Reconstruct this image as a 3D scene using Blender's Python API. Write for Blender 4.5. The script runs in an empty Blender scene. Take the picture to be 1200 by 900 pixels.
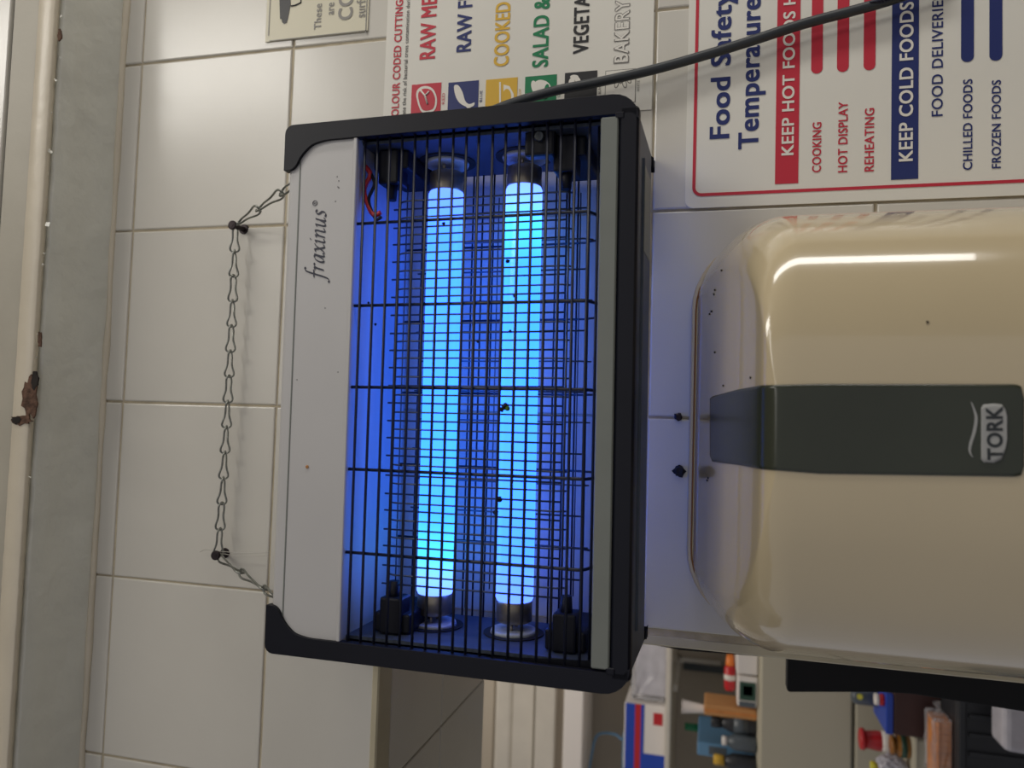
import bpy, bmesh, math, random
from mathutils import Vector, Matrix
random.seed(7)
S = bpy.context.scene
COL = S.collection
PI = math.pi

# ------------------------------------------------------------------ camera
# The photograph was taken with the phone turned on its side: world up is image left.
CX = Vector((0.031872753, 0.253155051, -0.966900537))   # image right
CD = Vector((-0.998232605, 0.056609501, -0.018084011))  # image down
CF = Vector((0.050157698, 0.965768028, 0.254511927))    # view direction
CC = Vector((0.292644737, -0.559164282, -0.496232009))  # lens position
cam_d = bpy.data.cameras.new('camera')
cam = bpy.data.objects.new('camera', cam_d)
COL.objects.link(cam)
cam_d.sensor_fit = 'HORIZONTAL'
cam_d.sensor_width = 36
cam_d.lens = 27.0
cam_d.clip_start = 0.01
m3 = Matrix((CX, -CD, -CF)).transposed()
cam.matrix_world = Matrix.Translation(CC) @ m3.to_4x4()
cam_d.dof.use_dof = True
cam_d.dof.focus_distance = 0.55
cam_d.dof.aperture_fstop = 8.0
S.camera = cam

# ------------------------------------------------------------------ world, lights, exposure
w = bpy.data.worlds.new('world'); S.world = w; w.use_nodes = True
wb = w.node_tree.nodes['Background']
wb.inputs[0].default_value = (0.93, 0.93, 1.0, 1); wb.inputs[1].default_value = 0.28
def area(name, loc, target, sx, sy, power, col):
    d = bpy.data.lights.new(name, 'AREA'); d.shape = 'RECTANGLE'; d.size = sx; d.size_y = sy
    d.energy = power; d.color = col
    o = bpy.data.objects.new(name, d); COL.objects.link(o); o.location = loc
    o.rotation_euler = (Vector(target) - Vector(loc)).to_track_quat('-Z', 'Y').to_euler()
    return o
area('ceiling_lamp_light', (1.0, -0.80, 0.90), (0.50, 0.0, -0.30), 0.22, 1.2, 7.0, (1.0, 0.965, 0.90))
area('side_window_light', (1.38, -0.40, -0.42), (0.3, -0.1, -0.45), 0.13, 1.0, 3.2, (1.0, 0.97, 0.92))
area('front_fill_light', (0.9, -1.9, 0.85), (0.4, 0.0, -0.4), 1.2, 0.3, 3.6, (1.0, 0.965, 0.91))  # added fill from behind the camera, lifts the frontal ambient level
area('far_room_lamp_light', (-0.1, 1.0, 0.75), (-0.5, 1.6, -0.8), 0.9, 0.25, 7.5, (1.0, 0.93, 0.85))
vs = S.view_settings
vs.view_transform = 'Standard'; vs.look = 'None'; vs.gamma = 1.0; vs.exposure = 0.36
vs.use_curve_mapping = False

# ------------------------------------------------------------------ helpers
def at(px, py, y):
    """where the line of sight through a photo pixel crosses the plane world-y = y"""
    d = CF + CX * ((px - 600) / 900) + CD * ((py - 450) / 900)
    return CC + d * ((y - CC.y) / d.y)
def atx(px, py, x):
    d = CF + CX * ((px - 600) / 900) + CD * ((py - 450) / 900)
    return CC + d * ((x - CC.x) / d.x)

def srgb(r, g, b):
    f = lambda c: (c / 255) / 12.92 if c / 255 <= 0.04045 else ((c / 255 + 0.055) / 1.055) ** 2.4
    return (f(r), f(g), f(b), 1)

def mat(name, col, rough=0.5, metal=0.0, var=0.0, scale=20.0, bump=0.0, bscale=60.0, spec=0.5,
        rnd=0.0, coat=0.0, emit=None, estr=0.0, trans=0.0, alpha=1.0):
    m = bpy.data.materials.new(name); m.use_nodes = True
    nt = m.node_tree; b = nt.nodes['Principled BSDF']
    b.inputs['Base Color'].default_value = col
    b.inputs['Roughness'].default_value = rough
    b.inputs['Metallic'].default_value = metal
    b.inputs['Specular IOR Level'].default_value = spec
    b.inputs['Coat Weight'].default_value = coat
    b.inputs['Transmission Weight'].default_value = trans
    b.inputs['Alpha'].default_value = alpha
    tc = nt.nodes.new('ShaderNodeTexCoord')
    if var or rnd:
        n = nt.nodes.new('ShaderNodeTexNoise'); n.inputs['Scale'].default_value = scale
        n.inputs['Detail'].default_value = 6
        nt.links.new(tc.outputs['Object'], n.inputs['Vector'])
        mr = nt.nodes.new('ShaderNodeMapRange')
        mr.inputs['From Min'].default_value = 0.3; mr.inputs['From Max'].default_value = 0.7
        mr.inputs['To Min'].default_value = 1 - var; mr.inputs['To Max'].default_value = 1 + var
        nt.links.new(n.outputs['Fac'], mr.inputs['Value'])
        hs = nt.nodes.new('ShaderNodeHueSaturation'); hs.inputs['Color'].default_value = col
        out = mr.outputs[0]
        if rnd:
            oi = nt.nodes.new('ShaderNodeObjectInfo')
            m2 = nt.nodes.new('ShaderNodeMapRange')
            m2.inputs['To Min'].default_value = 1 - rnd; m2.inputs['To Max'].default_value = 1 + rnd
            nt.links.new(oi.outputs['Random'], m2.inputs['Value'])
            mm = nt.nodes.new('ShaderNodeMath'); mm.operation = 'MULTIPLY'
            nt.links.new(out, mm.inputs[0]); nt.links.new(m2.outputs[0], mm.inputs[1]); out = mm.outputs[0]
        nt.links.new(out, hs.inputs['Value'])
        nt.links.new(hs.outputs[0], b.inputs['Base Color'])
    if bump:
        n2 = nt.nodes.new('ShaderNodeTexNoise'); n2.inputs['Scale'].default_value = bscale
        n2.inputs['Detail'].default_value = 4
        nt.links.new(tc.outputs['Object'], n2.inputs['Vector'])
        bp = nt.nodes.new('ShaderNodeBump'); bp.inputs['Strength'].default_value = bump
        bp.inputs['Distance'].default_value = 0.002
        nt.links.new(n2.outputs['Fac'], bp.inputs['Height'])
        nt.links.new(bp.outputs[0], b.inputs['Normal'])
    if emit:
        b.inputs['Emission Color'].default_value = emit
        b.inputs['Emission Strength'].default_value = estr
    return m

M = dict(
    tile=mat('glazed_tile', srgb(206, 202, 192), 0.22, var=0.035, scale=9, bump=0.05, bscale=35, rnd=0.02),
    grout=mat('grout', srgb(182, 170, 146), 0.9, var=0.2, scale=45, bump=0.4, bscale=300),
    tiletrim=mat('tile_trim', srgb(190, 180, 152), 0.35, var=0.08, scale=30),
    greypaint=mat('grey_gloss_paint', srgb(208, 207, 196), 0.34, var=0.06, scale=18, bump=1.0, bscale=45),
    cream=mat('cream_gloss_paint', srgb(206, 196, 176), 0.35, var=0.05, scale=20, bump=0.3, bscale=60),
    dull=mat('dull_cream_paint', srgb(172, 166, 151), 0.5, var=0.05, scale=20, bump=0.2),
    shade_and_pits=mat('dark_gap', srgb(38, 32, 28), 0.95, var=0.3, scale=90),
    rot=mat('rotten_wood', srgb(92, 68, 54), 0.95, var=0.6, scale=160, bump=1.0, bscale=260),
    black=mat('black_plastic', srgb(11, 13, 25), 0.5, var=0.10, scale=25, spec=0.3),
    grille=mat('black_coated_wire', srgb(20, 23, 38), 0.4),
    wire=mat('zinc_wire', srgb(90, 94, 98), 0.35, metal=0.8, var=0.2, scale=60),
    inner=mat('inner_side_plate', srgb(70, 78, 92), 0.5, metal=0.3, var=0.15, scale=30),
    housing=mat('silver_lacquered_metal', srgb(190, 188, 186), 0.42, var=0.02, scale=14),
    tray=mat('grey_green_tray', srgb(118, 122, 116), 0.5, var=0.05, scale=30),
    ink=mat('navy_ink', srgb(28, 30, 52), 0.5),
    steel=mat('chain_steel', srgb(140, 142, 136), 0.33, metal=0.85, var=0.25, scale=220),
    screw=mat('dark_screw', srgb(48, 40, 42), 0.45, metal=0.6, var=0.3, scale=200),
    alu=mat('tube_cap_metal', srgb(170, 160, 142), 0.35, metal=0.8, var=0.2, scale=120),
    ring=mat('white_ring', srgb(190, 195, 200), 0.5),
    cable=mat('black_cable_rubber', srgb(44, 48, 52), 0.45, var=0.1, scale=80),
    disp=mat('ivory_plastic', srgb(200, 184, 150), 0.17, var=0.03, scale=8, bump=0.06, bscale=18, coat=1.0),
    dispdark=mat('smoked_green_plastic', srgb(54, 58, 46), 0.22, var=0.12, scale=14),
    displogo=mat('logo_grey', srgb(168, 168, 165), 0.5),
    dispnavy=mat('logo_letter', srgb(48, 52, 54), 0.4),
    paper=mat('poster_paper', srgb(224, 221, 211), 0.28, var=0.02, scale=10, bump=0.08, bscale=20),
    card=mat('aged_card', srgb(210, 204, 180), 0.4, var=0.04, scale=14),
    red=mat('print_red', srgb(192, 44, 62), 0.4), blue=mat('print_blue', srgb(30, 48, 124), 0.4),
    pblue=mat('print_navy', srgb(34, 46, 104), 0.4),
    yellow=mat('print_yellow', srgb(214, 172, 60), 0.4), green=mat('print_green', srgb(22, 122, 78), 0.4),
    pblack=mat('print_black', srgb(44, 44, 46), 0.4), pgrey=mat('print_grey', srgb(135, 132, 126), 0.4),
    white=mat('print_white', srgb(226, 222, 212), 0.4),
    fly=mat('insect', srgb(22, 18, 14), 0.7, var=0.3, scale=400),
    flygreen=mat('greenbottle', srgb(90, 130, 30), 0.3, metal=0.4),
    thread=mat('nylon_thread', srgb(190, 185, 175), 0.4),
    bsheet=mat('matt_black_sheet', srgb(8, 9, 14), 0.8, var=0.2, scale=10),
    farwall=mat('far_wall_paint', srgb(178, 168, 152), 0.7, var=0.05, scale=5),
    fartrim=mat('far_gloss_trim', srgb(206, 200, 188), 0.25, var=0.05, scale=12, bump=0.4, bscale=14),
    fridge=mat('beige_enamel', srgb(186, 180, 160), 0.45, var=0.03, scale=3),
    floor=mat('far_floor', srgb(96, 84, 74), 0.6, var=0.15, scale=6),
    carton=mat('cardboard', srgb(196, 142, 88), 0.8, var=0.08, scale=20),
    brown=mat('dark_brown_box', srgb(62, 38, 36), 0.6, var=0.1, scale=12),
    bread=mat('bread_crust', srgb(205, 130, 66), 0.7, var=0.25, scale=30, bump=0.5, bscale=40),
    film=mat('clear_film', srgb(232, 232, 236), 0.12, trans=0.0, alpha=0.16),
    crate=mat('charcoal_crate', srgb(42, 44, 48), 0.45, var=0.12, scale=14),
    bluep=mat('blue_plastic', srgb(32, 70, 176), 0.4), lblue=mat('light_blue_plastic', srgb(96, 140, 176), 0.4),
    redp=mat('red_plastic', srgb(190, 38, 44), 0.35), orange=mat('orange_plastic', srgb(232, 128, 50), 0.4),
    whitep=mat('white_carton', srgb(232, 226, 220), 0.5), dgreen=mat('dark_green_label', srgb(40, 74, 58), 0.5),
    amber=mat('amber_jar', srgb(150, 100, 40), 0.3), yellowp=mat('yellow_plastic', srgb(226, 218, 70), 0.4),
    slate=mat('slate_grey_plastic', srgb(84, 92, 98), 0.4, var=0.1, scale=20),
    bag=mat('pale_grey_bag', srgb(190, 188, 196), 0.3, var=0.1, scale=30),
)
# ultraviolet lamp: the glow shifts from violet blue at one end to cyan at the other
def tube_mat(name, flip):
    m = bpy.data.materials.new(name); m.use_nodes = True; nt = m.node_tree
    b = nt.nodes['Principled BSDF']; b.inputs['Base Color'].default_value = (0.06, 0.08, 0.16, 1)
    b.inputs['Roughness'].default_value = 0.2
    tc = nt.nodes.new('ShaderNodeTexCoord'); sp = nt.nodes.new('ShaderNodeSeparateXYZ')
    nt.links.new(tc.outputs['Generated'], sp.inputs[0])
    cr = nt.nodes.new('ShaderNodeValToRGB'); nt.links.new(sp.outputs[0], cr.inputs[0])
    stops = [(0.0, (0.055, 0.12, 1)), (0.12, (0.024, 0.12, 1)), (0.5, (0.018, 0.132, 1)), (0.80, (0.018, 0.142, 1)),
             (0.90, (0.025, 0.24, 0.75)), (0.955, (0.07, 0.19, 0.9)), (1.0, (0.075, 0.15, 1))]
    if flip: stops = sorted([(1 - p, c) for p, c in stops])
    el = cr.color_ramp.elements
    el[0].position, el[0].color = stops[0][0], (*stops[0][1], 1)
    el[1].position, el[1].color = stops[-1][0], (*stops[-1][1], 1)
    for p, c in stops[1:-1]:
        e = el.new(p); e.color = (*c, 1)
    nt.links.new(cr.outputs[0], b.inputs['Emission Color']); b.inputs['Emission Strength'].default_value = 3.5
    return m

# ---- mesh builders
def link(name, me, m, parent=None, smooth=False):
    o = bpy.data.objects.new(name, me); COL.objects.link(o)
    if m is not None and not me.materials:
        for k in (m if isinstance(m, (list, tuple)) else [m]): me.materials.append(k)
    if parent is not None: o.parent = parent
    if smooth:
        for p in me.polygons: p.use_smooth = True
    return o
def obj(name, bm, m, parent=None, smooth=False):
    bmesh.ops.recalc_face_normals(bm, faces=bm.faces)
    me = bpy.data.meshes.new(name); bm.to_mesh(me); bm.free()
    return link(name, me, m, parent, smooth)
def tag(o, label=None, cat=None, group=None, kind=None):
    if label: o['label'] = label
    if cat: o['category'] = cat
    if group: o['group'] = group
    if kind: o['kind'] = kind
    return o
def thing(name, label, cat, loc=(0, 0, 0), rot=(0, 0, 0), group=None):
    o = bpy.data.objects.new(name, None); COL.objects.link(o); o.empty_display_size = 0.02
    o.location = loc; o.rotation_euler = rot
    return tag(o, label, cat, group)
def add_box(bm, a, b, bev=0.0, seg=1, mi=0):
    a, b = Vector(a), Vector(b)
    lo = Vector((min(a.x, b.x), min(a.y, b.y), min(a.z, b.z))); hi = Vector((max(a.x, b.x), max(a.y, b.y), max(a.z, b.z)))
    t = bmesh.new(); bmesh.ops.create_cube(t, size=1)
    for v in t.verts: v.co = Vector(((lo.x + hi.x) / 2 + v.co.x * (hi.x - lo.x), (lo.y + hi.y) / 2 + v.co.y * (hi.y - lo.y), (lo.z + hi.z) / 2 + v.co.z * (hi.z - lo.z)))
    if bev: bmesh.ops.bevel(t, geom=list(t.edges), offset=bev, segments=seg, profile=0.5, affect='EDGES')
    merge(bm, t, mi)
def merge(bm, t, mi=0):
    vm = {v: bm.verts.new(v.co) for v in t.verts}
    for f in t.faces:
        try:
            nf = bm.faces.new([vm[v] for v in f.verts]); nf.material_index = mi; nf.smooth = f.smooth
        except ValueError: pass
    t.free()
def BX(a, b, bev=0.0, seg=1):
    bm = bmesh.new(); add_box(bm, a, b, bev, seg); return bm
def add_tube(bm, pts, r, n=8, closed=False, cap=True, mi=0):
    pts = [Vector(p) for p in pts]; N = len(pts); rings = []
    up = None
    for i, p in enumerate(pts):
        if closed: t = pts[(i + 1) % N] - pts[i - 1]
        else: t = pts[min(i + 1, N - 1)] - pts[max(i - 1, 0)]
        t.normalize()
        if up is None:
            up = Vector((0, 0, 1)) if abs(t.z) < 0.9 else Vector((1, 0, 0))
        up = (up - t * up.dot(t)).normalized(); s = t.cross(up)
        rr = r[i] if isinstance(r, (list, tuple)) else r
        rings.append([bm.verts.new(p + (up * math.cos(2 * PI * k / n) + s * math.sin(2 * PI * k / n)) * rr) for k in range(n)])
    for i in range(N if closed else N - 1):
        a, b = rings[i], rings[(i + 1) % N]
        for k in range(n):
            f = bm.faces.new((a[k], a[(k + 1) % n], b[(k + 1) % n], b[k])); f.smooth = True; f.material_index = mi
    if cap and not closed:
        bm.faces.new(rings[0]).material_index = mi; bm.faces.new(rings[-1]).material_index = mi
def TB(pts, r, n=8, **k):
    bm = bmesh.new(); add_tube(bm, pts, r, n, **k); return bm
def add_prism(bm, outline, y0, y1, mi=0):
    """outline of (x, z) points extruded between two depths"""
    a = [bm.verts.new((x, y0, z)) for x, z in outline]; b = [bm.verts.new((x, y1, z)) for x, z in outline]
    n = len(outline)
    bm.faces.new(a).material_index = mi; bm.faces.new(list(reversed(b))).material_index = mi
    for i in range(n):
        bm.faces.new((a[i], b[i], b[(i + 1) % n], a[(i + 1) % n])).material_index = mi
def catmull(P, n=6, closed=False):
    P = [Vector(p) for p in P]; out = []; N = len(P)
    for i in range(N if closed else N - 1):
        if closed: a, b, c, d = P[i - 1], P[i], P[(i + 1) % N], P[(i + 2) % N]
        else: a, b, c, d = P[max(i - 1, 0)], P[i], P[i + 1], P[min(i + 2, N - 1)]
        for k in range(n):
            t = k / n
            out.append(0.5 * ((2 * b) + (c - a) * t + (2 * a - 5 * b + 4 * c - d) * t * t + (3 * b - a - 3 * c + d) * t ** 3))
    if not closed: out.append(P[-1])
    return out
def rrect(x0, x1, z0, z1, r, n=5):
    o = []
    for cx, cz, a0 in ((x1 - r, z1 - r, 0), (x0 + r, z1 - r, 90), (x0 + r, z0 + r, 180), (x1 - r, z0 + r, 270)):
        for k in range(n + 1):
            a = math.radians(a0 + 90 * k / n); o.append((cx + r * math.cos(a), cz + r * math.sin(a)))
    return o
# ---- lettering (Blender's own built-in font) as real thin print
def text_mesh(s, offset=0.0):
    c = bpy.data.curves.new('t', 'FONT'); c.body = s; c.size = 1.0; c.offset = offset; c.space_character = 1.06; c.resolution_u = 4
    o = bpy.data.objects.new('t', c); COL.objects.link(o)
    dg = bpy.context.evaluated_depsgraph_get()
    me = bpy.data.meshes.new_from_object(o.evaluated_get(dg))
    bpy.data.objects.remove(o); bpy.data.curves.remove(c)
    return me
def text_on_wall(name, s, ref, px0, px1, py0, py1, m, parent, y, bold=0.012, caps=None):
    """s printed so that its first letters `ref` fill the given patch of the wall plane"""
    me = text_mesh(s, 0.0); mr = text_mesh(ref, 0.0); ex = max(0, bold)*.8
    xs = [v.co.x for v in mr.vertices]; zs = [v.co.y for v in (text_mesh(caps, 0.0) if caps else mr).vertices]
    x0, x1, z0, z1 = min(xs), max(xs), min(zs), max(zs)
    pc = (px0 + px1) / 2
    a = at(pc, py0, y).x; b = at(pc, py1, y).x
    pm = (py0 + py1) / 2
    zt = at(px0, pm, y).z; zb = at(px1, pm, y).z
    for v in me.vertices:
        v.co = Vector((a + (v.co.x - x0) / (x1 - x0) * (b - a), y, zb + (v.co.y - z0) / (z1 - z0) * (zt - zb)))
    if ex > 0:      # heavier print: the same letters laid over themselves a hair's breadth apart
        kx = ex / (x1 - x0) * (b - a); kz = ex / (z1 - z0) * (zt - zb); bb = bmesh.new()
        for i, (sx_, sz_) in enumerate(((0, 0), (1, 1), (-1, 1), (1, -1), (-1, -1))):
            t = bmesh.new(); t.from_mesh(me)
            for v in t.verts: v.co += Vector((sx_ * kx, -i * 0.00001, sz_ * kz * 0.6))
            merge(bb, t)
        bb.to_mesh(me); bb.free()
    return link(name, me, m, parent)

# ================================================================== STRUCTURE
T = 0.15
XE = 0.1425     # where the tiled wall stops beside the opening
ZL = -0.2495    # underside of the tiled wall over the opening
ZT = 0.0185     # top edge of the tiling
bm = bmesh.new()
add_box(bm, (-1.3, 0.0013, ZL + 0.004), (1.4, 0.298, 1.0)); add_box(bm, (XE + 0.003, 0.0013, -2.05), (1.4, 0.298, ZL + 0.004))
wall = obj('wall_back', bm, M['grout']); tag(wall, kind='structure')

tile_cache = {}
def tile(x0, x1, z0, z1, parent=wall, soffit=False):
    g = 0.0009
    w_, h_ = round(x1 - x0 - 2 * g, 4), round(z1 - z0 - 2 * g, 4)
    if w_ < 0.003 or h_ < 0.003: return
    if (w_, h_) not in tile_cache:
        b = BX((-w_ / 2, 0, -h_ / 2), (w_ / 2, 0.008, h_ / 2))
        es = [e for e in b.edges if all(abs(v.co.y) < 1e-6 for v in e.verts)]
        bmesh.ops.bevel(b, geom=es, offset=0.0011, segments=2, profile=0.5, affect='EDGES')
        bmesh.ops.recalc_face_normals(b, faces=b.faces)
        me = bpy.data.meshes.new('tile'); b.to_mesh(me); b.free(); me.materials.append(M['tile']); tile_cache[(w_, h_)] = me
    o = bpy.data.objects.new('tile', tile_cache[(w_, h_)]); COL.objects.link(o); o.parent = parent
    j = lambda s: random.uniform(-s, s)
    if soffit:
        o.location = ((x0 + x1) / 2, (z0 + z1) / 2, ZL + j(0.0002)); o.rotation_euler = (-PI / 2 + PI, 0, 0)
    else:
        o.location = ((x0 + x1) / 2 + j(0.0003), j(0.00025), (z0 + z1) / 2 + j(0.0003)); o.rotation_euler = (j(0.0022), j(0.0015), j(0.0022))
for i in range(-3, 7):
    for k in range(-6, 1):
        x0, x1, z0, z1 = i * T, (i + 1) * T, k * T, (k + 1) * T
        if k == 0: z1 = ZT + 0.0012
        if z1 <= ZL + 0.002 and x1 <= XE + 0.02: continue
        if k == -2 and x0 < XE - 0.01:
            z0 = ZL
        if z1 <= ZL + 0.002: x0 = max(x0, XE)
        if k == -2 and i == 0: z0 = ZL
        tile(x0, x1, z0, z1)
# soffit of the opening: two rows of tiles through the thickness of the wall
for i in range(-3, 1):
    for ya, yb in ((0.0, 0.026), (0.026, 0.152), (0.152, 0.298)):
        x1 = min((i + 1) * T, XE)
        if ya > 0: tile(i * T, x1, ya, yb, soffit=True)
# jamb tiles and edge trims
bm = bmesh.new(); add_box(bm, (XE - 0.004, 0.001, -2.05), (XE + 0.0035, 0.298, ZL + 0.004), 0.001)
tr = obj('trim_1', bm, M['tiletrim']); tag(tr, kind='structure')
bm = bmesh.new(); add_box(bm, (-1.3, -0.0008, ZL - 0.0012), (XE - 0.004, 0.0255, ZL + 0.005), 0.0012)
tr = obj('trim_2', bm, M['tiletrim']); tag(tr, kind='structure')

# caulk line + painted beam underside above the tiles, with a ragged crack before the cream board
def strip(name, prof, m, x0=-1.3, x1=1.4, n=260, jag=0.0, lastjag=0.0, parent=None, seed=1):
    rd = random.Random(seed); b = bmesh.new(); rows = []
    nv = [rd.gauss(0, 1) for _ in range(n + 1)]
    nv = [sum(nv[max(0, i - 1):i + 2]) / 3 for i in range(n + 1)]
    for i in range(n + 1):
        x = x0 + (x1 - x0) * i / n
        row = []
        for j, (y, z) in enumerate(prof):
            dy = nv[i] * lastjag if j in (len(prof) - 1, len(prof) - 2) else 0
            dz = nv[(i * 7) % n] * jag
            row.append(b.verts.new((x, y + dy, z + dz)))
        rows.append(row)
    for i in range(n):
        for j in range(len(prof) - 1):
            b.faces.new((rows[i][j], rows[i][j + 1], rows[i + 1][j + 1], rows[i + 1][j])).smooth = len(prof) > 3
    o = obj(name, b, m, parent, False); return o
caulk = bmesh.new()
cp = []
for i in range(90):
    cp.append((-1.2 + 2.5 * i / 89, -0.0005 + random.uniform(-.0003, .0003), ZT + 0.001 + random.uniform(-.0008, .0008)))
add_tube(caulk, cp, [0.0028 + random.uniform(-.0008, .0008) for _ in cp], 6)
o = obj('trim_3', caulk, M['cream']); tag(o, kind='structure')
zc = at(46, 400, -0.053).z
beam = strip('trim_4', [(0.002, ZT + 0.001), (-0.006, ZT + 0.003), (-0.014, ZT + 0.0058), (-0.026, ZT + 0.0090), (-0.040, ZT + 0.0110), (-0.0538, ZT + 0.0120), (-0.0552, ZT + 0.0132), (-0.0553, ZT + 0.026)],
             M['greypaint'], n=520, lastjag=0.00045, jag=0.0)
for p in beam.data.polygons: p.use_smooth = True
tag(beam, kind='structure')
o = obj('trim_5', BX((-1.3, -0.0582, ZT + 0.0180), (1.4, 0.0, 0.9)), M['shade_and_pits']); tag(o, kind='structure')  # dark filler behind the crack; its colour stands in for the shade inside
# cream board, second board, third board: their z edges read off the photograph
yb = -0.0630
z1 = at(44.5, 320, yb).z; z2 = at(24, 320, yb).z; z3 = at(-8, 320, yb).z
print('board edges', z1, z2, z3, 'beam', ZT + .015)
b = strip('trim_6', [(yb + 0.0052, z1 + 0.010), (yb + 0.0052, z1 + .0003), (yb + 0.001, z1 - .0002), (yb, z1 + 0.0008), (yb, z2 - 0.0012), (yb + 0.0012, z2)], M['cream'], n=420, jag=0.0002, seed=5)
tag(b, kind='structure')
o = obj('trim_7', BX((-1.3, yb + 0.003, z2 + 0.0012), (1.4, -0.02, z3), 0.0008), M['dull']); tag(o, kind='structure')
o = obj('trim_8', BX((-1.3, yb + 0.001, z3 + 0.0015), (1.4, -0.02, z3 + 0.09), 0.0008), M['tile']); tag(o, kind='structure')
# broken patch of paint and timber in the cream board
def chip(px0, px1, py0, py1, y, m, seed, parent):
    rd = random.Random(seed); cx, cy = (px0 + px1) / 2, (py0 + py1) / 2; o = []
    for k in range(22):
        a = 2 * PI * k / 22; s = 0.72 + rd.random() * 0.5
        p = at(cx + (px1 - px0) / 2 * s * math.cos(a), cy + (py1 - py0) / 2 * s * math.sin(a), y); o.append((p.x, p.z))
    bb = bmesh.new(); add_prism(bb, o, y, y + 0.0012)
    return obj('chipped_patch', bb, m, parent)
chip(26, 44, 442, 492, yb - 0.0006, M['rot'], 3, b); chip(36, 45, 436, 456, yb - 0.0009, M['shade_and_pits'], 4, b)
chip(12, 37, 486, 498, yb - 0.0007, M['rot'], 8, b); chip(13, 24, 488, 497, yb - 0.0011, M['shade_and_pits'], 9, b)
chip(67, 72, 34, 48, yb - 0.0006, M['rot'], 12, b); chip(44, 48, 388, 408, yb - 0.0006, M['rot'], 13, b)
# flakes of paint curling out of the crack
fl = bmesh.new(); rd = random.Random(11)
for py in (20, 68, 96, 132, 176, 178, 205, 232, 262, 296, 310, 352, 392, 420, 470, 560):
    px = 73 - (py * 0.073) + rd.uniform(-4, 5)
    p = at(px, py, -0.0600); s = rd.uniform(0.0012, 0.0032)
    q = [p + Vector((rd.uniform(-s, s), -rd.uniform(0, .001), rd.uniform(-s, s))) for _ in range(4)]
    vv = [fl.verts.new(x) for x in q] + [fl.verts.new(x + Vector((0, 0.0006, 0.0003))) for x in q]
    for f in ((0, 1, 2), (0, 1, 3), (1, 2, 3), (0, 2, 3)): fl.faces.new([vv[i] for i in f])
o = obj('paint_flakes', fl, M['greypaint'], beam); tag(o, kind='stuff')

# marks left on the tiles
def blob_mesh(r, seed, sq=0.5):
    rd = random.Random(seed); t = bmesh.new(); bmesh.ops.create_icosphere(t, subdivisions=2, radius=r)
    for v in t.verts: v.co *= 0.75 + rd.random() * 0.5; v.co.y *= sq
    return t
for k, (px, py, r, ob) in enumerate(((796, 552, 0.0042, 'filler_blob'), (795, 488, 0.003, 'grime_spot'))):
    t = blob_mesh(r, 20 + k); bmesh.ops.translate(t, verts=t.verts, vec=at(px, py, -0.001))
    o = obj(ob, t, M['fly' if k == 0 else 'screw'], wall)

# ================================================================== POSTERS
def quad_on_wall(name, px0, px1, py0, py1, y, m, parent, thick=0.0002, r=0):
    pc, pm = (px0 + px1) / 2, (py0 + py1) / 2
    x0, x1 = at(pc, py0, y).x, at(pc, py1, y).x; za, zb = at(px1, pm, y).z, at(px0, pm, y).z
    bb = bmesh.new()
    if r: add_prism(bb, rrect(x0, x1, za, zb, min(r, abs(x1 - x0) / 2.02, abs(zb - za) / 2.02), 6), y, y + thick)
    else: add_box(bb, (x0, y, za), (x1, y + thick, zb))
    return obj(name, bb, m, parent)
YP = -0.0011; YI = YP - 0.00035
def board(root, px0, px1, py0, py1, m, r=0.0, top=None, right=None):
    a = at(px0, (py0 + py1) / 2, YP); c = at(px1, (py0 + py1) / 2, YP)
    x0 = at((px0 + px1) / 2, py0, YP).x; x1 = right if right else at((px0 + px1) / 2, py1, YP).x
    bb = bmesh.new(); add_prism(bb, rrect(x0, x1, c.z, a.z, max(r, 0.0005), 5), YP, -0.0001)
    return obj('sheet', bb, m, root), x0, x1, c.z, a.z
# --- small card
card = thing('notice_card', 'small cream notice card with a dark pen-like picture, on the tiles above the fly killer', 'notice', at(372, 20, 0))
sh = board(card, 314, 433, 42.5, -80, M['card'], right=0.69)[0]
card_off = Vector(card.location)
def L(*a, **k): return text_on_wall('lettering', *a, **k)
quad = lambda *a, **k: quad_on_wall(*a, **k)
for a_ in ((316, 317.0, 41.5, -40), (429.5, 430.5, 39, -40)): quad('border_line', *a_, YI, M['pgrey'], card, thick=0.00015)
quad('border_line', 316, 430.5, 42, 41.2, YI, M['pgrey'], card, thick=0.00015)
for o in card.children[1:]: pass
# pen-like picture
icon = bmesh.new()
def px_poly(bm, pts, y, thick=0.0002):
    o = [(at(a, b, y).x, at(a, b, y).z) for a, b in pts]; add_prism(bm, o, y, y + thick)
px_poly(icon, [(328, 22), (337, 23), (340.5, 5), (340, -14), (327, -14)], YI)
px_poly(icon, [(330, 22), (330.5, 26), (333, 28), (336, 26.5), (337, 23)], YI)
obj('picture', icon, M['pblack'], card)
icon = bmesh.new(); add_tube(icon, [at(*q, YI) for q in ((341, 7), (346, 6), (352.5, 3), (352, -4), (345, -6))], 0.0006, 5)
obj('picture', icon, M['pblack'], card)
L('These', 'These', 368.5, 376.5, 34, 4.5, M['pgrey'], card, YI, bold=0.018, caps='T')
L('are', 'are', 385.5, 391.5, 17, 3, M['pgrey'], card, YI, bold=0.018)
L('COLD', 'CO', 397, 413.5, 22.5, -9, M['pgrey'], card, YI, bold=0.03)
L('surface', 'sur', 421, 428, 20, 4, M['pgrey'], card, YI, bold=0.018)

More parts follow.
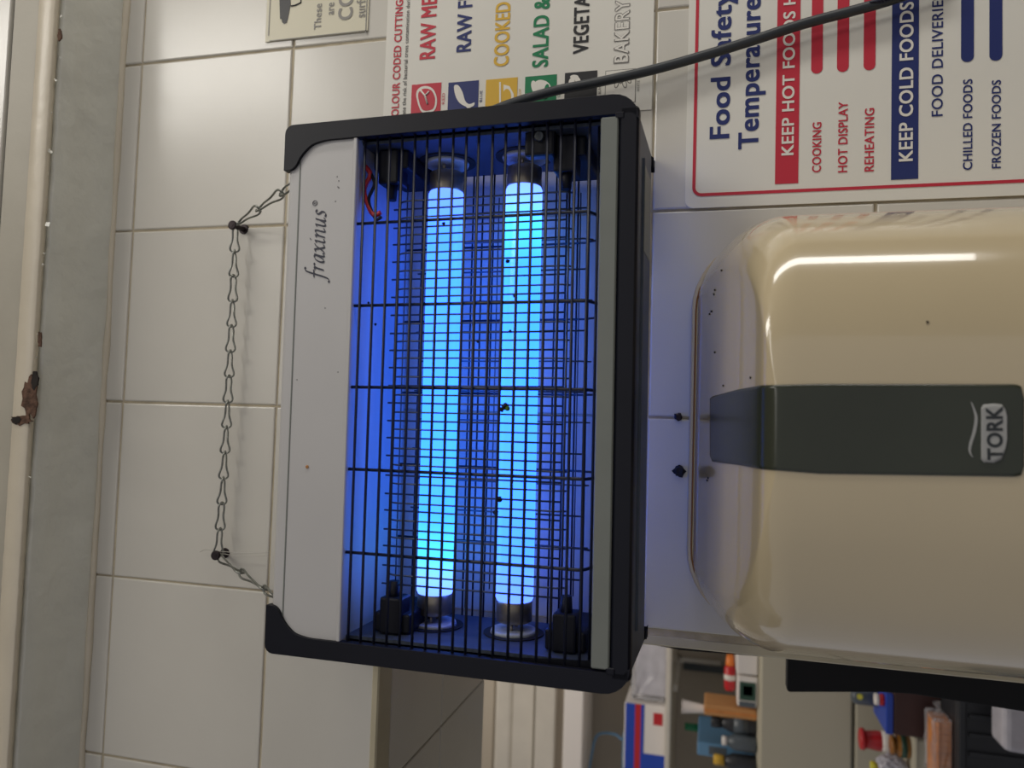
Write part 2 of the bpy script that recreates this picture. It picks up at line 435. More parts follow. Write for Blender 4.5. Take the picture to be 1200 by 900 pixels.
# --- colour coded chart
chart = thing('colour_chart_poster', 'white chart poster with six food squares, partly behind the fly killer', 'poster', at(612, 60, 0))
board(chart, 457, 768, 139, -260, M['paper'], right=0.86)
L('COLOUR CODED CUTTING BOARDS', 'COLOUR CODED CUTTING', 461, 469.5, 144, 0.5, M['red'], chart, YI, bold=0.028)
L('eliminate the risk of bacterial cross contamination during food preparation', 'eliminate the risk of bacterial cross contamination duri', 473, 477.5, 150, 0, M['pblack'], chart, YI, bold=0.008)
cols = [('RAW MEAT', 'RAW M', 493, 510.5, 68.5, 8, 'red', 482, 516.5, 134, 98, 'RED'),
        ('RAW FISH', 'RAW F', 536, 552.5, 60, 1.5, 'pblue', 525, 560.5, 131, 95.5, 'BLUE'),
        ('COOKED MEAT', 'COOKED', 580, 597, 77, 3, 'yellow', 569, 606, 130, 92, 'YELLOW'),
        ('SALAD & FRUIT', 'SALAD &', 625, 643, 78, -1, 'green', 615, 652, 127, 88.5, 'GREEN'),
        ('VEGETABLES', 'VEGETA', 672.5, 690, 62, -4, 'pblack', 661.5, 699.5, 124, 84, 'BLACK'),
        ('BAKERY & DAIRY', 'BAKERY', 720, 737.5, 73.5, 0, 'outline', 709, 745, 121, 81.5, 'WHITE')]
for s, ref, a, b_, c, d, mk, qa, qb, qc, qd, nm in cols:
    if mk == 'outline':
        L(s, ref, a, b_, c, d, M['pgrey'], chart, YI, bold=0.030)
        L(s, ref, a + 0.9, b_ - 0.9, c - 0.9, d + 0.9, M['white'], chart, YI - 0.0002, bold=0.004)
        quad('food_square', qa, qb, qc, qd, YI, M['pgrey'], chart); quad('food_square_face', qa + .8, qb - .8, qc - .8, qd + .8, YI - .0002, M['white'], chart)
    else:
        L(s, ref, a, b_, c, d, M[mk], chart, YI, bold=0.034)
        quad('food_square', qa, qb, qc, qd, YI, M[mk], chart)
    L(nm, nm, qb + 1.5, qb + 4.6, (qc + qd) / 2 + 6, (qc + qd) / 2 - 7, M['pgrey' if mk == 'outline' else mk], chart, YI, bold=0.0)
def icon_poly(pts, m, hole=None, y=YI - 0.00025):
    bb = bmesh.new(); px_poly(bb, pts, y, 0.0001); return obj('pictogram', bb, m, chart)
def ell(cx, cy, a, b_, n=18, rot=0.0):
    return [(cx + a * math.cos(t) * math.cos(rot) - b_ * math.sin(t) * math.sin(rot), cy + a * math.cos(t) * math.sin(rot) + b_ * math.sin(t) * math.cos(rot)) for t in (2 * PI * k / n for k in range(n))]
# steak
stk = [(489, 119), (488, 108), (493, 102), (501, 101), (508, 105), (512, 116), (510, 128), (503, 132), (494, 131)]
icon_poly([tuple(v[:2]) for v in catmull([(a, b_, 0) for a, b_ in stk], 4, True)], M['white'])
icon_poly([(500 + (a - 500) * 0.82, 117 + (b_ - 117) * 0.82) for a, b_ in [tuple(v[:2]) for v in catmull([(a, b_, 0) for a, b_ in stk], 4, True)]], M['red'], y=YI - .0004)
bb = bmesh.new(); add_tube(bb, [at(a, b_, YI - .0005) for a, b_ in ((493, 106), (498, 112), (501, 122))], 0.0008, 5); add_tube(bb, [at(a, b_, YI - .0005) for a, b_ in ((498, 112), (503, 107))], 0.0008, 5)
obj('pictogram', bb, M['white'], chart)
# fish
icon_poly([tuple(v[:2]) for v in catmull([(532, 101, 0), (537, 100, 0), (542, 108, 0), (545, 118, 0), (550, 122, 0), (556, 120, 0), (555, 124, 0), (551, 126, 0), (550, 129, 0), (546, 125, 0), (539, 121, 0), (534, 113, 0)], 3, True)], M['white'])
# cooked joint on a plate, salad leaf, carrot, wheat
icon_poly([(590, 99), (597, 101), (602, 110), (602, 121), (597, 124), (590, 124)], M['white'])
icon_poly([(585, 96), (587, 96), (587, 126), (585, 126)], M['white']); icon_poly(ell(594, 113, 5, 9), M['yellow'], y=YI - .0004)
icon_poly(ell(636, 101, 10, 7, rot=0.4), M['white']); icon_poly(ell(627, 103, 4, 9, rot=-0.3), M['white'], y=YI - .0004); icon_poly(ell(640, 107, 3, 9, rot=0.2), M['green'], y=YI - .0006)
for cx, cy, a, b_, rt in ((670, 95, 3.2, 5, .5), (677, 94, 3, 5, -.4), (673, 90, 5, 2.4, 0), (668, 102, 2.6, 4, .9)): icon_poly(ell(cx, cy, a, b_, rot=rt), M['white'], y=YI - .00025 - cx * 1e-6 + .00066)
for k in range(5): icon_poly(ell(718 + k * 4.6, 93 + (k % 2) * 5, 2.8, 5.5, rot=.5 - .25 * k), M['pgrey']); 
for k in range(5): icon_poly(ell(718 + k * 4.6, 93 + (k % 2) * 5, 1.7, 4.2, rot=.5 - .25 * k), M['white'], y=YI - .0004)

# --- food safety board
fs = thing('food_safety_poster', 'large white laminated poster with red and blue heading bars inside a red border', 'poster', at(1000, 120, 0))
x0f = at(1000, 236.5, YP).x; zt_ = at(805, 120, YP).z; zb_ = -0.95
bb = bmesh.new(); add_prism(bb, rrect(x0f, 1.02, zb_, zt_, 0.006, 5), YP, -0.0001); obj('sheet', bb, M['paper'], fs)
xl = at(1000, 220.5, YI).x; zu = at(815.5, 100, YI).z; rr_ = 0.0055
bd = bmesh.new(); path = [(0.99, zu)] + [(xl + rr_ - rr_ * math.sin(t), zu - rr_ + rr_ * math.cos(t)) for t in (PI / 2 * k / 6 for k in range(7))] + [(xl, -0.93)]
hw = 0.0011
def ribbon(bm, path, hw, y, th=0.0002):
    N = len(path); A = []; B = []
    for i, (x, z) in enumerate(path):
        p0 = Vector(path[max(i - 1, 0)]); p1 = Vector(path[min(i + 1, N - 1)]); t = (p1 - p0).normalized(); n_ = Vector((-t.y, t.x)) * hw
        A.append((x + n_.x, z + n_.y)); B.append((x - n_.x, z - n_.y))
    for i in range(N - 1):
        add_prism(bm, [A[i], A[i + 1], B[i + 1], B[i]], y, y + th)
ribbon(bd, path, hw, YI); obj('border_line', bd, M['red'], fs)
L('Food Safety', 'Food Safet', 833.5, 855.5, 161.5, 7.5, M['pblue'], fs, YI, bold=0.034, caps='F')
L('Temperatures', 'Temperature', 867, 889.5, 173.5, -1.5, M['pblue'], fs, YI, bold=0.034, caps='T')
quad('red_heading_bar', 911, 938, 215, -180, YI, M['red'], fs)
L('KEEP HOT FOODS HOT', 'KEEP HOT FOODS', 917, 931, 181.5, 14, M['white'], fs, YI - .0003, bold=0.028)
L('COOKING', 'COOKING', 952, 962.3, 201.7, 143.5, M['red'], fs, YI, bold=0.022)
L('HOT DISPLAY', 'HOT DISPLAY', 982.3, 993.2, 201.7, 119.5, M['red'], fs, YI, bold=0.022)
L('REHEATING', 'REHEATING', 1013.3, 1024.2, 200.6, 127, M['red'], fs, YI, bold=0.022)
for a, b_, c in ((952, 965.3, 86), (982, 995.8, 84), (1013, 1026.8, 82)): quad('red_gauge_bar', a, b_, c, -150, YI, M['red'], fs, r=0.02)
quad('blue_heading_bar', 1045.5, 1077, 210, -180, YI, M['pblue'], fs)
L('KEEP COLD FOODS COLD', 'KEEP COLD FOODS', 1054, 1070, 188.5, 3, M['white'], fs, YI - .0003, bold=0.028)
L('FOOD DELIVERIES', 'FOOD DELIVERIE', 1092, 1105, 136, 1, M['pblue'], fs, YI, bold=0.014)
L('CHILLED FOODS', 'CHILLED FOODS', 1128.6, 1139.4, 198.8, 93, M['pblue'], fs, YI, bold=0.022)
L('FROZEN FOODS', 'FROZEN FOODS', 1162.3, 1172.8, 197, 94, M['pblue'], fs, YI, bold=0.022)
for a, b_, c in ((1126.5, 1141.5, 72.5), (1159.6, 1174.7, 71)): quad('blue_gauge_bar', a, b_, c, -150, YI, M['pblue'], fs, r=0.02)
# children were built in world space: keep them there
for root in (card, chart, fs):
    for ch in root.children: ch.location = -Vector(root.location)

# ================================================================== FLY KILLER
ZW, ZH, ZD = 0.3572, 0.2421, 0.094
zr = (math.radians(-1.4), math.radians(-0.45), 0)
zapper = thing('fly_killer', 'black and silver box fly killer glowing blue behind a wire grille, hung on a chain', 'fly killer', (0.1366, -0.0100, -0.4547), zr)
ZM = Matrix.Translation(zapper.location) @ zapper.rotation_euler.to_matrix().to_4x4(); ZI = ZM.inverted()
def zl(px, py, ly):
    d = CF + CX * ((px - 600) / 900) + CD * ((py - 450) / 900)
    c = ZI @ CC; e = ZI.to_3x3() @ d
    return c + e * ((ly - c.y) / e.y)
FR = -ZD; CW = 0.0125; Zp = zl(407, 450, FR).z           # lower edge of the silver panel
ztr1, ztr0 = zl(698.5, 450, FR).z, zl(719.5, 450, FR).z  # tray strip
print('zapper panel z', Zp, 'tray', ztr1, ztr0, 'left/right', zl(400, 770, FR).x, zl(400, 150, FR).x)
# silver top housing, folded over the top
hb = bmesh.new(); add_box(hb, (CW - 0.006, -0.0025, Zp), (ZW - CW + 0.006, FR + 0.0025, ZH - 0.002))
es = [e for e in hb.edges if all(v.co.z > ZH - 0.003 for v in e.verts) and abs(e.verts[0].co.x - e.verts[1].co.x) > 0.1]
bmesh.ops.bevel(hb, geom=es, offset=0.0035, segments=3, profile=0.5, affect='EDGES')
hous = obj('housing', hb, M['housing'], zapper)
obj('panel_lip', BX((CW, FR + 0.0005, Zp - 0.0006), (ZW - CW, FR + 0.004, Zp + 0.0022), 0.0005), M['housing'], zapper)
obj('fold_line', BX((CW + .01, FR + 0.0021, ZH - 0.0118), (ZW - CW - .01, FR + 0.004, ZH - 0.0110)), M['tray'], hous)
# black end caps
for side in (0, 1):
    X = (lambda u: u) if side == 0 else (lambda u: ZW - u)
    flare = 0.0305; hR = 0.0
    o = [(0.0, 0.012)]
    for k in range(7):
        t = PI / 2 * k / 6; o.append((0.016 - 0.016 * math.cos(t), 0.016 - 0.016 * math.sin(t)))
    o = o[1:]
    o += [(CW + 0.004, 0.0), (CW, 0.004)]
    # inner edge up to the flare
    curve = [(CW, Zp - 0.002), (CW, ZH - 0.043), (CW + .0002, ZH - 0.032), (CW + .0020, ZH - 0.0225), (CW + .0052, ZH - .0175), (CW + .0098, ZH - 0.0130), (CW + .0150, ZH - .0100), (0.0300, ZH - 0.0078), (0.0314, ZH - .0050), (0.0316, ZH)]
    o += [tuple(v[:2]) for v in catmull([(a, b_, 0) for a, b_ in curve], 4)]
    for k in range(5):
        t = PI / 2 * k / 4; o.append((0.006 - 0.006 * math.sin(t), ZH - 0.006 + 0.006 * math.cos(t)))
    fb = bmesh.new(); add_prism(fb, [(X(a), b_) for a, b_ in o], FR, FR + 0.006)
    # side wall of the cap to the back, and a back flange
    so = []
    for k in range(7):
        t = PI / 2 * k / 6; so.append((0.016 - 0.016 * math.cos(t), 0.016 - 0.016 * math.sin(t)))
    so += [(CW - 0.002, 0.0), (CW - 0.002, ZH)]
    for k in range(5):
        t = PI / 2 * k / 4; so.append((0.006 - 0.006 * math.sin(t), ZH - 0.006 + 0.006 * math.cos(t)))
    add_prism(fb, [(X(0.0015 + a * .9), 0.0015 + b_ * 0.985) for a, b_ in so], FR + 0.004, -0.004)
    add_prism(fb, [(X(a), b_) for a, b_ in so], -0.006, 0.0)
    # flare on top of the housing
    add_box(fb, (X(0.004), FR + 0.003, ZH - 0.002), (X(flare), -0.001, ZH), 0)
    cp_ = obj('end_cap', fb, M['black'], zapper)
    bv = cp_.modifiers.new('b', 'BEVEL'); bv.width = 0.0009; bv.segments = 2; bv.limit_method = 'ANGLE'; bv.angle_limit = math.radians(50)
# bottom rail, tray, floor
rl = bmesh.new(); add_box(rl, (0.008, FR, 0.0), (ZW - 0.008, FR + 0.010, ztr0 - 0.0004), 0.0015)
obj('bottom_rail', rl, M['black'], zapper)
bt = bmesh.new(); add_box(bt, (0.010, FR + 0.006, 0.001), (ZW - 0.010, -0.012, 0.005), 0.0008)
add_box(bt, (0.03, FR + 0.03, -0.0006), (ZW - 0.03, -0.030, 0.002), 0.0004)
obj('base_plate', bt, M['inner'], zapper)
ty = bmesh.new(); add_box(ty, (CW + 0.0015, FR - 0.0004, ztr0), (ZW - CW - 0.0015, FR + 0.0025, ztr1), 0.0008)
add_box(ty, (CW + 0.002, FR + 0.002, ztr0), (ZW - CW - 0.002, -0.012, ztr0 + 0.0015))
obj('drip_tray', ty, M['tray'], zapper)
for s_ in (0, 1):
    xx = CW - 0.001 if s_ == 0 else ZW - CW - 0.003
    obj('tray_clip', BX((xx, FR - 0.0006, ztr0 - 0.0035), (xx + 0.004, FR + 0.004, ztr0 + 0.002), 0.0006), M['black'], zapper)
# inner side plates with lamp holes
ly_t = -0.040
def tube_pos(pxa, pya, pxb, pyb): return zl(pxa, pya, ly_t), zl(pxb, pyb, ly_t)
T1 = tube_pos(521, 215, 512, 712); T2 = tube_pos(613, 205, 604, 727)
for s_ in (0, 1):
    xa = 0.0125 if s_ == 0 else ZW - 0.0125
    dx = 0.0022 if s_ == 0 else -0.0022
    obj('side_plate', BX((xa, FR + 0.010, 0.004), (xa + dx, -0.006, Zp + 0.001)), M['inner'], zapper)
tz = []
for ti, (Pa, Pb) in enumerate((T1, T2)):
    z_ = (Pa.z + Pb.z) / 2; tz.append(z_)
    R_ = 0.0128; xs0, xs1 = 0.036, ZW - 0.036
    g = bmesh.new(); prof = [(xs0, R_ * .75), (xs0 + .001, R_ * .93), (xs0 + .003, R_), (xs1 - .003, R_), (xs1 - .001, R_ * .93), (xs1, R_ * .75)]
    add_tube(g, [(a, ly_t, z_) for a, _ in prof], [r for _, r in prof], 32)
    tube = obj('ultraviolet_tube', g, tube_mat('uv_glow_%d' % ti, ti == 0), zapper); tube['label'] = 'glowing blue lamp tube'
    for s_ in (0, 1):
        c = bmesh.new(); sg = 1 if s_ == 0 else -1; x_in = xs0 if s_ == 0 else xs1; x_out = x_in - sg * 0.0135
        add_tube(c, [(x_in + sg * 0.001, ly_t, z_), (x_in, ly_t, z_), (x_out + sg * 0.001, ly_t, z_), (x_out, ly_t, z_)], [R_ * .93, R_ * .95, R_ * .95, R_ * .8], 28)
        for q in (-1, 1): add_tube(c, [(x_out, ly_t + q * .006, z_), (x_out - sg * .006, ly_t + q * .006, z_)], 0.0012, 8)
        obj('tube_cap', c, M['alu'], tube, False)
        xp = (0.0149 if s_ == 0 else ZW - 0.0149)
        hb_ = TB([(xp, ly_t, z_), (xp + sg * 0.0006, ly_t, z_)], 0.0205, 30); obj('lamp_hole', hb_, M['fly'], zapper)
        hb_ = TB([(xp + sg * .0004, ly_t, z_), (xp + sg * 0.003, ly_t, z_)], [0.0160, 0.0150], 30); obj('lamp_holder', hb_, M['ring'], zapper)
# guard grille: horizontal bars with five bent cross bars, front and back
def grille(name, front):
    y0 = FR + 0.006 if front else -0.008
    sg = 1 if front else -1
    zt = Zp + 0.001; zb = zl(688, 450, y0).z
    cb = bmesh.new()
    pys = (263, 358.5, 453.5, 549.5, 647)
    for py in pys:
        x = zl(407, py, FR + 0.006).x
        pts = [(x, y0, zt), (x, y0, zb + 0.003), (x, y0 + sg * 0.0008, zb + 0.0012), (x, y0 + sg * 0.003, zb - 0.0003), (x, y0 + sg * (0.024 if front else 0.006), zb - 0.007)]
        add_tube(cb, pts, 0.00105 if front else 0.0008, 8)
    g = obj(name, cb, M['grille'], zapper)
    n = 18; z = zt - 0.006; zz = []
    for k in range(n): zz.append((y0 - sg * 0.0014, zt - 0.0058 - k * (zt - 0.0058 - zb - 0.0012) / (n - 1)))
    zz += [(y0 + sg * 0.0075 - .0014 * sg, zb - 0.0035), (y0 + sg * 0.0150, zb - 0.0062)] if front else []
    bmm = TB([(CW - 0.0005, 0, 0), (ZW - CW + 0.0005, 0, 0)], 0.00095 if front else 0.0007, 8)
    bmesh.ops.recalc_face_normals(bmm, faces=bmm.faces); me = bpy.data.meshes.new('bar'); bmm.to_mesh(me); bmm.free(); me.materials.append(M['grille'])
    for y, z in zz:
        o = bpy.data.objects.new('bar', me); COL.objects.link(o); o.parent = g
        o.location = (random.uniform(-.0002, .0002), y, z + random.uniform(-.0003, .0003)); o.rotation_euler = (0, random.uniform(-.0008, .0008), 0)
    return g
grille('front_grille', True); grille('rear_grille', False)
# high voltage killing grids in front of and behind the tubes
def hv(name, y, ztop, zbot, n, dz, xa, xb):
    rods = bmesh.new()
    for k, z in enumerate((ztop, ztop - .006, (ztop + zbot) / 2 + .004, zbot + 0.006, zbot)):
        add_tube(rods, [(xa - 0.012, y + 0.0018, z), (xb + 0.012, y + 0.0018, z)], 0.0008 if k in (0, 4) else 0.0005, 6)
    g = obj(name, rods, M['wire'], zapper)
    for kind in (0, 1):
        q = [(0, 0.0, zbot - .004), (0, 0, ztop - 0.006), (0, 0.0012, ztop - 0.003), (0, 0.0042, ztop + 0.001)] if kind else [(0, 0, zbot + .001), (0, 0, ztop + 0.003)]
        if kind: q = [(0, .005, zbot - .003), (0, .0008, zbot + .003)] + q[1:]
        w_ = TB(q, 0.00062, 6); bmesh.ops.recalc_face_normals(w_, faces=w_.faces)
        me = bpy.data.meshes.new('wire'); w_.to_mesh(me); w_.free(); me.materials.append(M['wire'])
        for k in range(kind, n, 2):
            o = bpy.data.objects.new('wire', me); COL.objects.link(o); o.parent = g
            o.location = (xa + (xb - xa) * k / (n - 1) + random.uniform(-.0004, .0004), y, 0); o.rotation_euler = (0, random.uniform(-.003, .003), 0)
    return g
ya = -0.068
hv('killing_grid', ya, zl(460, 450, ya).z, zl(662, 450, ya).z, 44, 0, 0.047, ZW - 0.050)
yb2 = -0.0165
hv('killing_grid', yb2, zl(452, 450, ya).z - .002, zl(668, 450, ya).z, 13, 0, 0.049, ZW - 0.047)
# insulator blocks in the four corners of the grids
for xx, zz in ((0.018, zl(462, 700, ya).z), (0.018, zl(664, 700, ya).z), (ZW - 0.018, zl(460, 200, ya).z), (ZW - 0.018, zl(664, 200, ya).z)):
    sg = 1 if xx < 0.1 else -1
    ib = bmesh.new(); add_box(ib, (xx - sg * .003, ya - .007, zz - .0075), (xx + sg * 0.021, ya + .010, zz + .0075), 0.0015, 2)
    add_box(ib, (xx - sg * .003, ya - .003, zz - .013), (xx + sg * 0.010, ya + .05, zz + .013), 0.0015, 2)
    add_tube(ib, [(xx + sg * .018, ya, zz), (xx + sg * .031, ya, zz)], [0.0042, 0.0034], 10)
    obj('insulator', ib, M['black'], zapper)
p = zl(634, 163, FR + .016)
sb = bmesh.new(); add_box(sb, (ZW - 0.030, p.y - .004, p.z - .010), (ZW - 0.013, p.y + .006, p.z + .010), 0.002, 2); br_ = obj('screw_bracket', sb, M['black'], zapper)
sb = bmesh.new(); add_tube(sb, [(p.x, p.y - .0042, p.z), (p.x, p.y - .0058, p.z), (p.x, p.y - .0063, p.z)], [0.0034, 0.0034, 0.0026], 16)
scr = obj('screw', sb, M['wire'], br_)
# loose wires in the top corner
wr = TB(catmull([zl(428, 195, -.083), zl(434, 205, -.083), zl(427, 222, -.083), zl(431, 240, -.083), zl(438, 252, -.083), zl(446, 249, -.083)], 6), 0.0016, 8)
obj('red_wire', wr, M['redp'], zapper)['label'] = 'short red wire'
wr = TB(catmull([zl(432, 200, -.083), zl(439, 215, -.083), zl(432, 235, -.083), zl(440, 256, -.083), zl(447, 254, -.083)], 6), 0.0012, 8)
obj('black_wire', wr, M['black'], zapper)['label'] = 'short black wire'
# rating label seen edge-on under the bottom
obj('rating_label', BX((ZW - 0.090, FR + 0.030, -0.0009), (ZW - 0.035, -0.030, -0.0005)), M['tray'], zapper)
# dead insects caught between the wires
fly_cat = [(592, 476, .0022), (588, 480, .0016), (585, 585, .0021), (581, 601, .0018), (563, 354, .0013), (595, 306, .0014), (603, 347, .0011), (520, 262, .0011), (560, 400, .0011), (598, 388, .001), (470, 545, .0009), (440, 380, .0009), (432, 355, .0009)]
for k, (px, py, r) in enumerate(fly_cat):
    t = blob_mesh(r, 40 + k, 0.8); bmesh.ops.translate(t, verts=t.verts, vec=zl(px, py, ya - 0.0005))
    obj('dead_insect', t, M['fly'], zapper)
t = blob_mesh(0.0016, 77, 0.8); bmesh.ops.translate(t, verts=t.verts, vec=zl(594.5, 478.5, ya - .0008)); obj('dead_insect', t, M['flygreen'], zapper)
# specks on the silver panel
t = bmesh.new(); add_tube(t, [zl(360, 547, FR + .0024), zl(360, 547, FR + .0016)], [.0012, .0008], 10); obj('screw_dimple', t, M['carton'], hous)
sp_ = bmesh.new()
for px, py in ((395, 207), (397, 220), (396, 219), (393, 236), (381, 361), (348, 445), (396, 436), (397, 212)):
    add_tube(sp_, [zl(px, py, FR + .0026), zl(px, py, FR + .0022)], .00035, 6)
tag(obj('specks', sp_, M['fly'], hous), kind='stuff')
t = bmesh.new(); p = zl(329, 322, FR + .012); add_tube(t, [(p.x, p.y, ZH - .003), (p.x, p.y, ZH + .0010)], .0016, 10); obj('screw', t, M['screw'], hous)
# chain eyes on the housing top
for q in ((332, 209), (307, 710)):
    c = zl(*q, -0.060); c.z = ZH
    pts = [(c.x, c.y + .0028 * math.cos(t), c.z + .0012 + .0034 * math.sin(t)) for t in (2 * PI * k / 14 for k in range(14))]
    t = bmesh.new(); add_tube(t, pts, 0.0008, 6, closed=True); obj('chain_eye', t, M['steel'], hous)
# maker's script lettering drawn with a broad nib
G = {
 'f': (0.95, [[(1.12, 1.78), (1.0, 1.88), (.82, 1.78), (.70, 1.4), (.56, .7), (.42, .0), (.28, -.42), (.1, -.56), (-.05, -.46)], [(.28, .95), (.98, .99)]]),
 'r': (0.72, [[(.04, .84), (.2, .98), (.2, .7), (.06, .02)], [(.13, .5), (.3, .84), (.48, 1.0), (.62, .9)]]),
 'a': (0.90, [[(.70, .9), (.5, 1.0), (.24, .82), (.06, .4), (.10, .05), (.28, .08), (.5, .42), (.68, .92)], [(.74, 1.0), (.6, .4), (.58, .06), (.72, .04), (.86, .2)]]),
 'x': (0.86, [[(.08, .84), (.24, 1.0), (.36, .7), (.42, .3), (.56, .0), (.76, .18)], [(.80, .96), (.66, .92), (.36, .48), (.1, .06), (-.06, .06)]]),
 'i': (0.50, [[(.06, .82), (.22, .98), (.18, .6), (.10, .16), (.22, .0), (.40, .18)], [(.26, 1.36), (.32, 1.42), (.38, 1.50)]]),
 'n': (0.98, [[(.04, .84), (.2, .98), (.2, .7), (.06, .02)], [(.12, .4), (.34, .82), (.56, 1.0), (.68, .88), (.60, .4), (.58, .06), (.72, .04), (.86, .2)]]),
 'u': (0.96, [[(.06, .84), (.22, .98), (.18, .6), (.12, .16), (.24, .0), (.44, .16), (.64, .6)], [(.74, 1.0), (.62, .4), (.60, .06), (.72, .04), (.86, .2)]]),
 's': (0.62, [[(.60, .86), (.46, 1.0), (.26, .9), (.26, .66), (.46, .4), (.42, .12), (.22, .0), (.02, .1)]]),
}
a0 = zl(378, 329, FR); a1 = zl(378, 245.5, FR); xh = zl(366.5, 290, FR).z - zl(378.5, 290, FR).z
total = sum(G[c][0] for c in 'fraxinus'); sx = (a1.x - a0.x) / total
lb = bmesh.new(); cur = 0.0; zb0 = zl(378.5, 290, FR).z
nib = Vector((math.cos(math.radians(32)), math.sin(math.radians(32)))) * 0.00062
for ch in 'fraxinus':
    for st in G[ch][1]:
        pts = catmull([(a, b_, 0) for a, b_ in st], 5)
        P2 = [Vector((a0.x + (cur + v.x + v.y * .12) * sx, zb0 + v.y * xh)) for v in pts]
        for i in range(len(P2) - 1):
            q = [P2[i] + nib, P2[i + 1] + nib, P2[i + 1] - nib, P2[i] - nib]
            if (q[1] - q[0]).length < 1e-7: continue
            e = (P2[i + 1] - P2[i]).normalized(); n_ = Vector((-e.y, e.x)) * 0.00016
            q = [P2[i] + nib + n_ * (1 if n_.dot(nib) > 0 else -1), P2[i + 1] + nib + n_ * (1 if n_.dot(nib) > 0 else -1), P2[i + 1] - nib - n_ * (1 if n_.dot(nib) > 0 else -1), P2[i] - nib - n_ * (1 if n_.dot(nib) > 0 else -1)]
            lb.faces.new([lb.verts.new((v.x, FR + 0.0022 - i * 1e-6, v.y)) for v in q])
    cur += G[ch][0]
tag(obj('lettering', lb, M['ink'], hous))
rc = zl(369, 238, FR + .0022); rb = bmesh.new(); rp = [(rc.x + .0017 * math.cos(t), FR + .0022, rc.z + .0017 * math.sin(t)) for t in (2 * PI * k / 16 for k in range(16))]
add_tube(rb, rp, 0.0002, 5, closed=True); obj('registered_ring', rb, M['ink'], hous)
me = text_mesh('R', 0.01); xs = [v.co.x for v in me.vertices]; ys = [v.co.y for v in me.vertices]; cx_, cy_ = (min(xs) + max(xs)) / 2, (min(ys) + max(ys)) / 2
for v in me.vertices: v.co = Vector((rc.x + (v.co.x - cx_) * .0026, FR + .0022, rc.z + (v.co.y - cy_) * .0026))
link('lettering', me, M['ink'], hous)

# ================================================================== SCREWS AND CHAIN
nails = []
for (hx, hy), (bx_, by_), lab in (((271.5, 263.5), (286, 269), 'dark screw in the tile joint holding the right end of the chain'), ((252, 651), (264, 648), 'dark screw in the tile holding the left end of the chain')):
    base = at(bx_, by_, 0.0); head = at(hx, hy, -0.0165)
    root = thing('wall_screw', lab, 'screw', base, group=None)
    d = head - base; u = d.normalized()
    s = bmesh.new(); pp = [Vector((0, 0.004, 0)), Vector(), d * .2, d * .55, d * .85]
    add_tube(s, pp, 0.0021, 10); obj('shank', s, M['screw'], root)
    s = bmesh.new(); add_tube(s, [d * .84, d * .88, d * .98, d * 1.0], [.0026, .0038, .0038, .0028], 14); add_tube(s, [d * 0.99, d * 1.02], .0015, 6, mi=0); obj('head', s, M['screw'], root)
    s = bmesh.new(); add_tube(s, [Vector((0, .002, 0)), Vector((0, -.0012, 0))], [.0045, .0040], 14); obj('wall_plug', s, M['screw'], root)
    nails.append(base + d * .70)
chain = thing('hanging_chain', 'thin steel twist-link chain looped over two screws above the fly killer', 'chain', nails[0].lerp(nails[1], .5))
LK = 0.0130
lm = []
pts = []
for k in range(40):
    t = 2 * PI * k / 40
    a = LK * math.cos(t); wd = 0.0046 * math.sin(t) * (0.30 + 0.85 * math.cos(t) ** 2) * 1.5
    ph = (PI / 4) * math.cos(t) * 1.0
    pts.append(Vector((a, wd * math.cos(ph), wd * math.sin(ph))))
lb = bmesh.new(); add_tube(lb, pts, 0.00085, 6, closed=True); bmesh.ops.recalc_face_normals(lb, faces=lb.faces)
link_me = bpy.data.meshes.new('link'); lb.to_mesh(link_me); lb.free(); link_me.materials.append(M['steel'])
for p_ in link_me.polygons: p_.use_smooth = True
def run(A, B, n, sag):
    prev = A
    for k in range(n):
        t0, t1 = k / n, (k + 1) / n
        f = lambda t: A.lerp(B, t) + Vector((0, 0, -sag * 4 * t * (1 - t)))
        p0, p1 = f(t0), f(t1); d = (p1 - p0); mid = (p0 + p1) / 2
        o = bpy.data.objects.new('link', link_me); COL.objects.link(o); o.parent = chain
        q = d.normalized().to_track_quat('X', 'Z')
        rot = q.to_matrix().to_4x4() @ Matrix.Rotation(PI / 4 - 0.42 + random.uniform(-.25, .25), 4, 'X')
        s = d.length / (2 * LK) * 1.09
        o.matrix_local = Matrix.Translation(mid - Vector(chain.location)) @ rot @ Matrix.Diagonal((s, 1, 1, 1))
e1 = ZM @ Vector((zl(330, 208, -.060).x, -.060, ZH + .003)); e2 = ZM @ Vector((zl(307, 708, -.060).x, -.060, ZH + .003))
e1 = at(330, 208, e1.y) if False else e1
run(nails[0], nails[1], 13, 0.0015)
run(nails[0] + Vector((.002, 0, -.001)), e1, 3, 0); run(nails[1] + Vector((-.002, 0, -.001)), e2, 3, 0)
th = bmesh.new(); add_tube(th, catmull([at(234, 647, -.004), at(242, 644, -.006), at(256, 646, -.011), at(290, 648, -.012), at(316, 647.5, -.012)], 5), 0.00028, 5)
add_tube(th, catmull([at(254, 648, -.011), at(285, 652, -.009), at(315, 651, -.012)], 5), 0.00028, 5)
tag(obj('nylon_thread', th, M['thread']), 'fine clear thread tied around the left chain screw', 'thread')

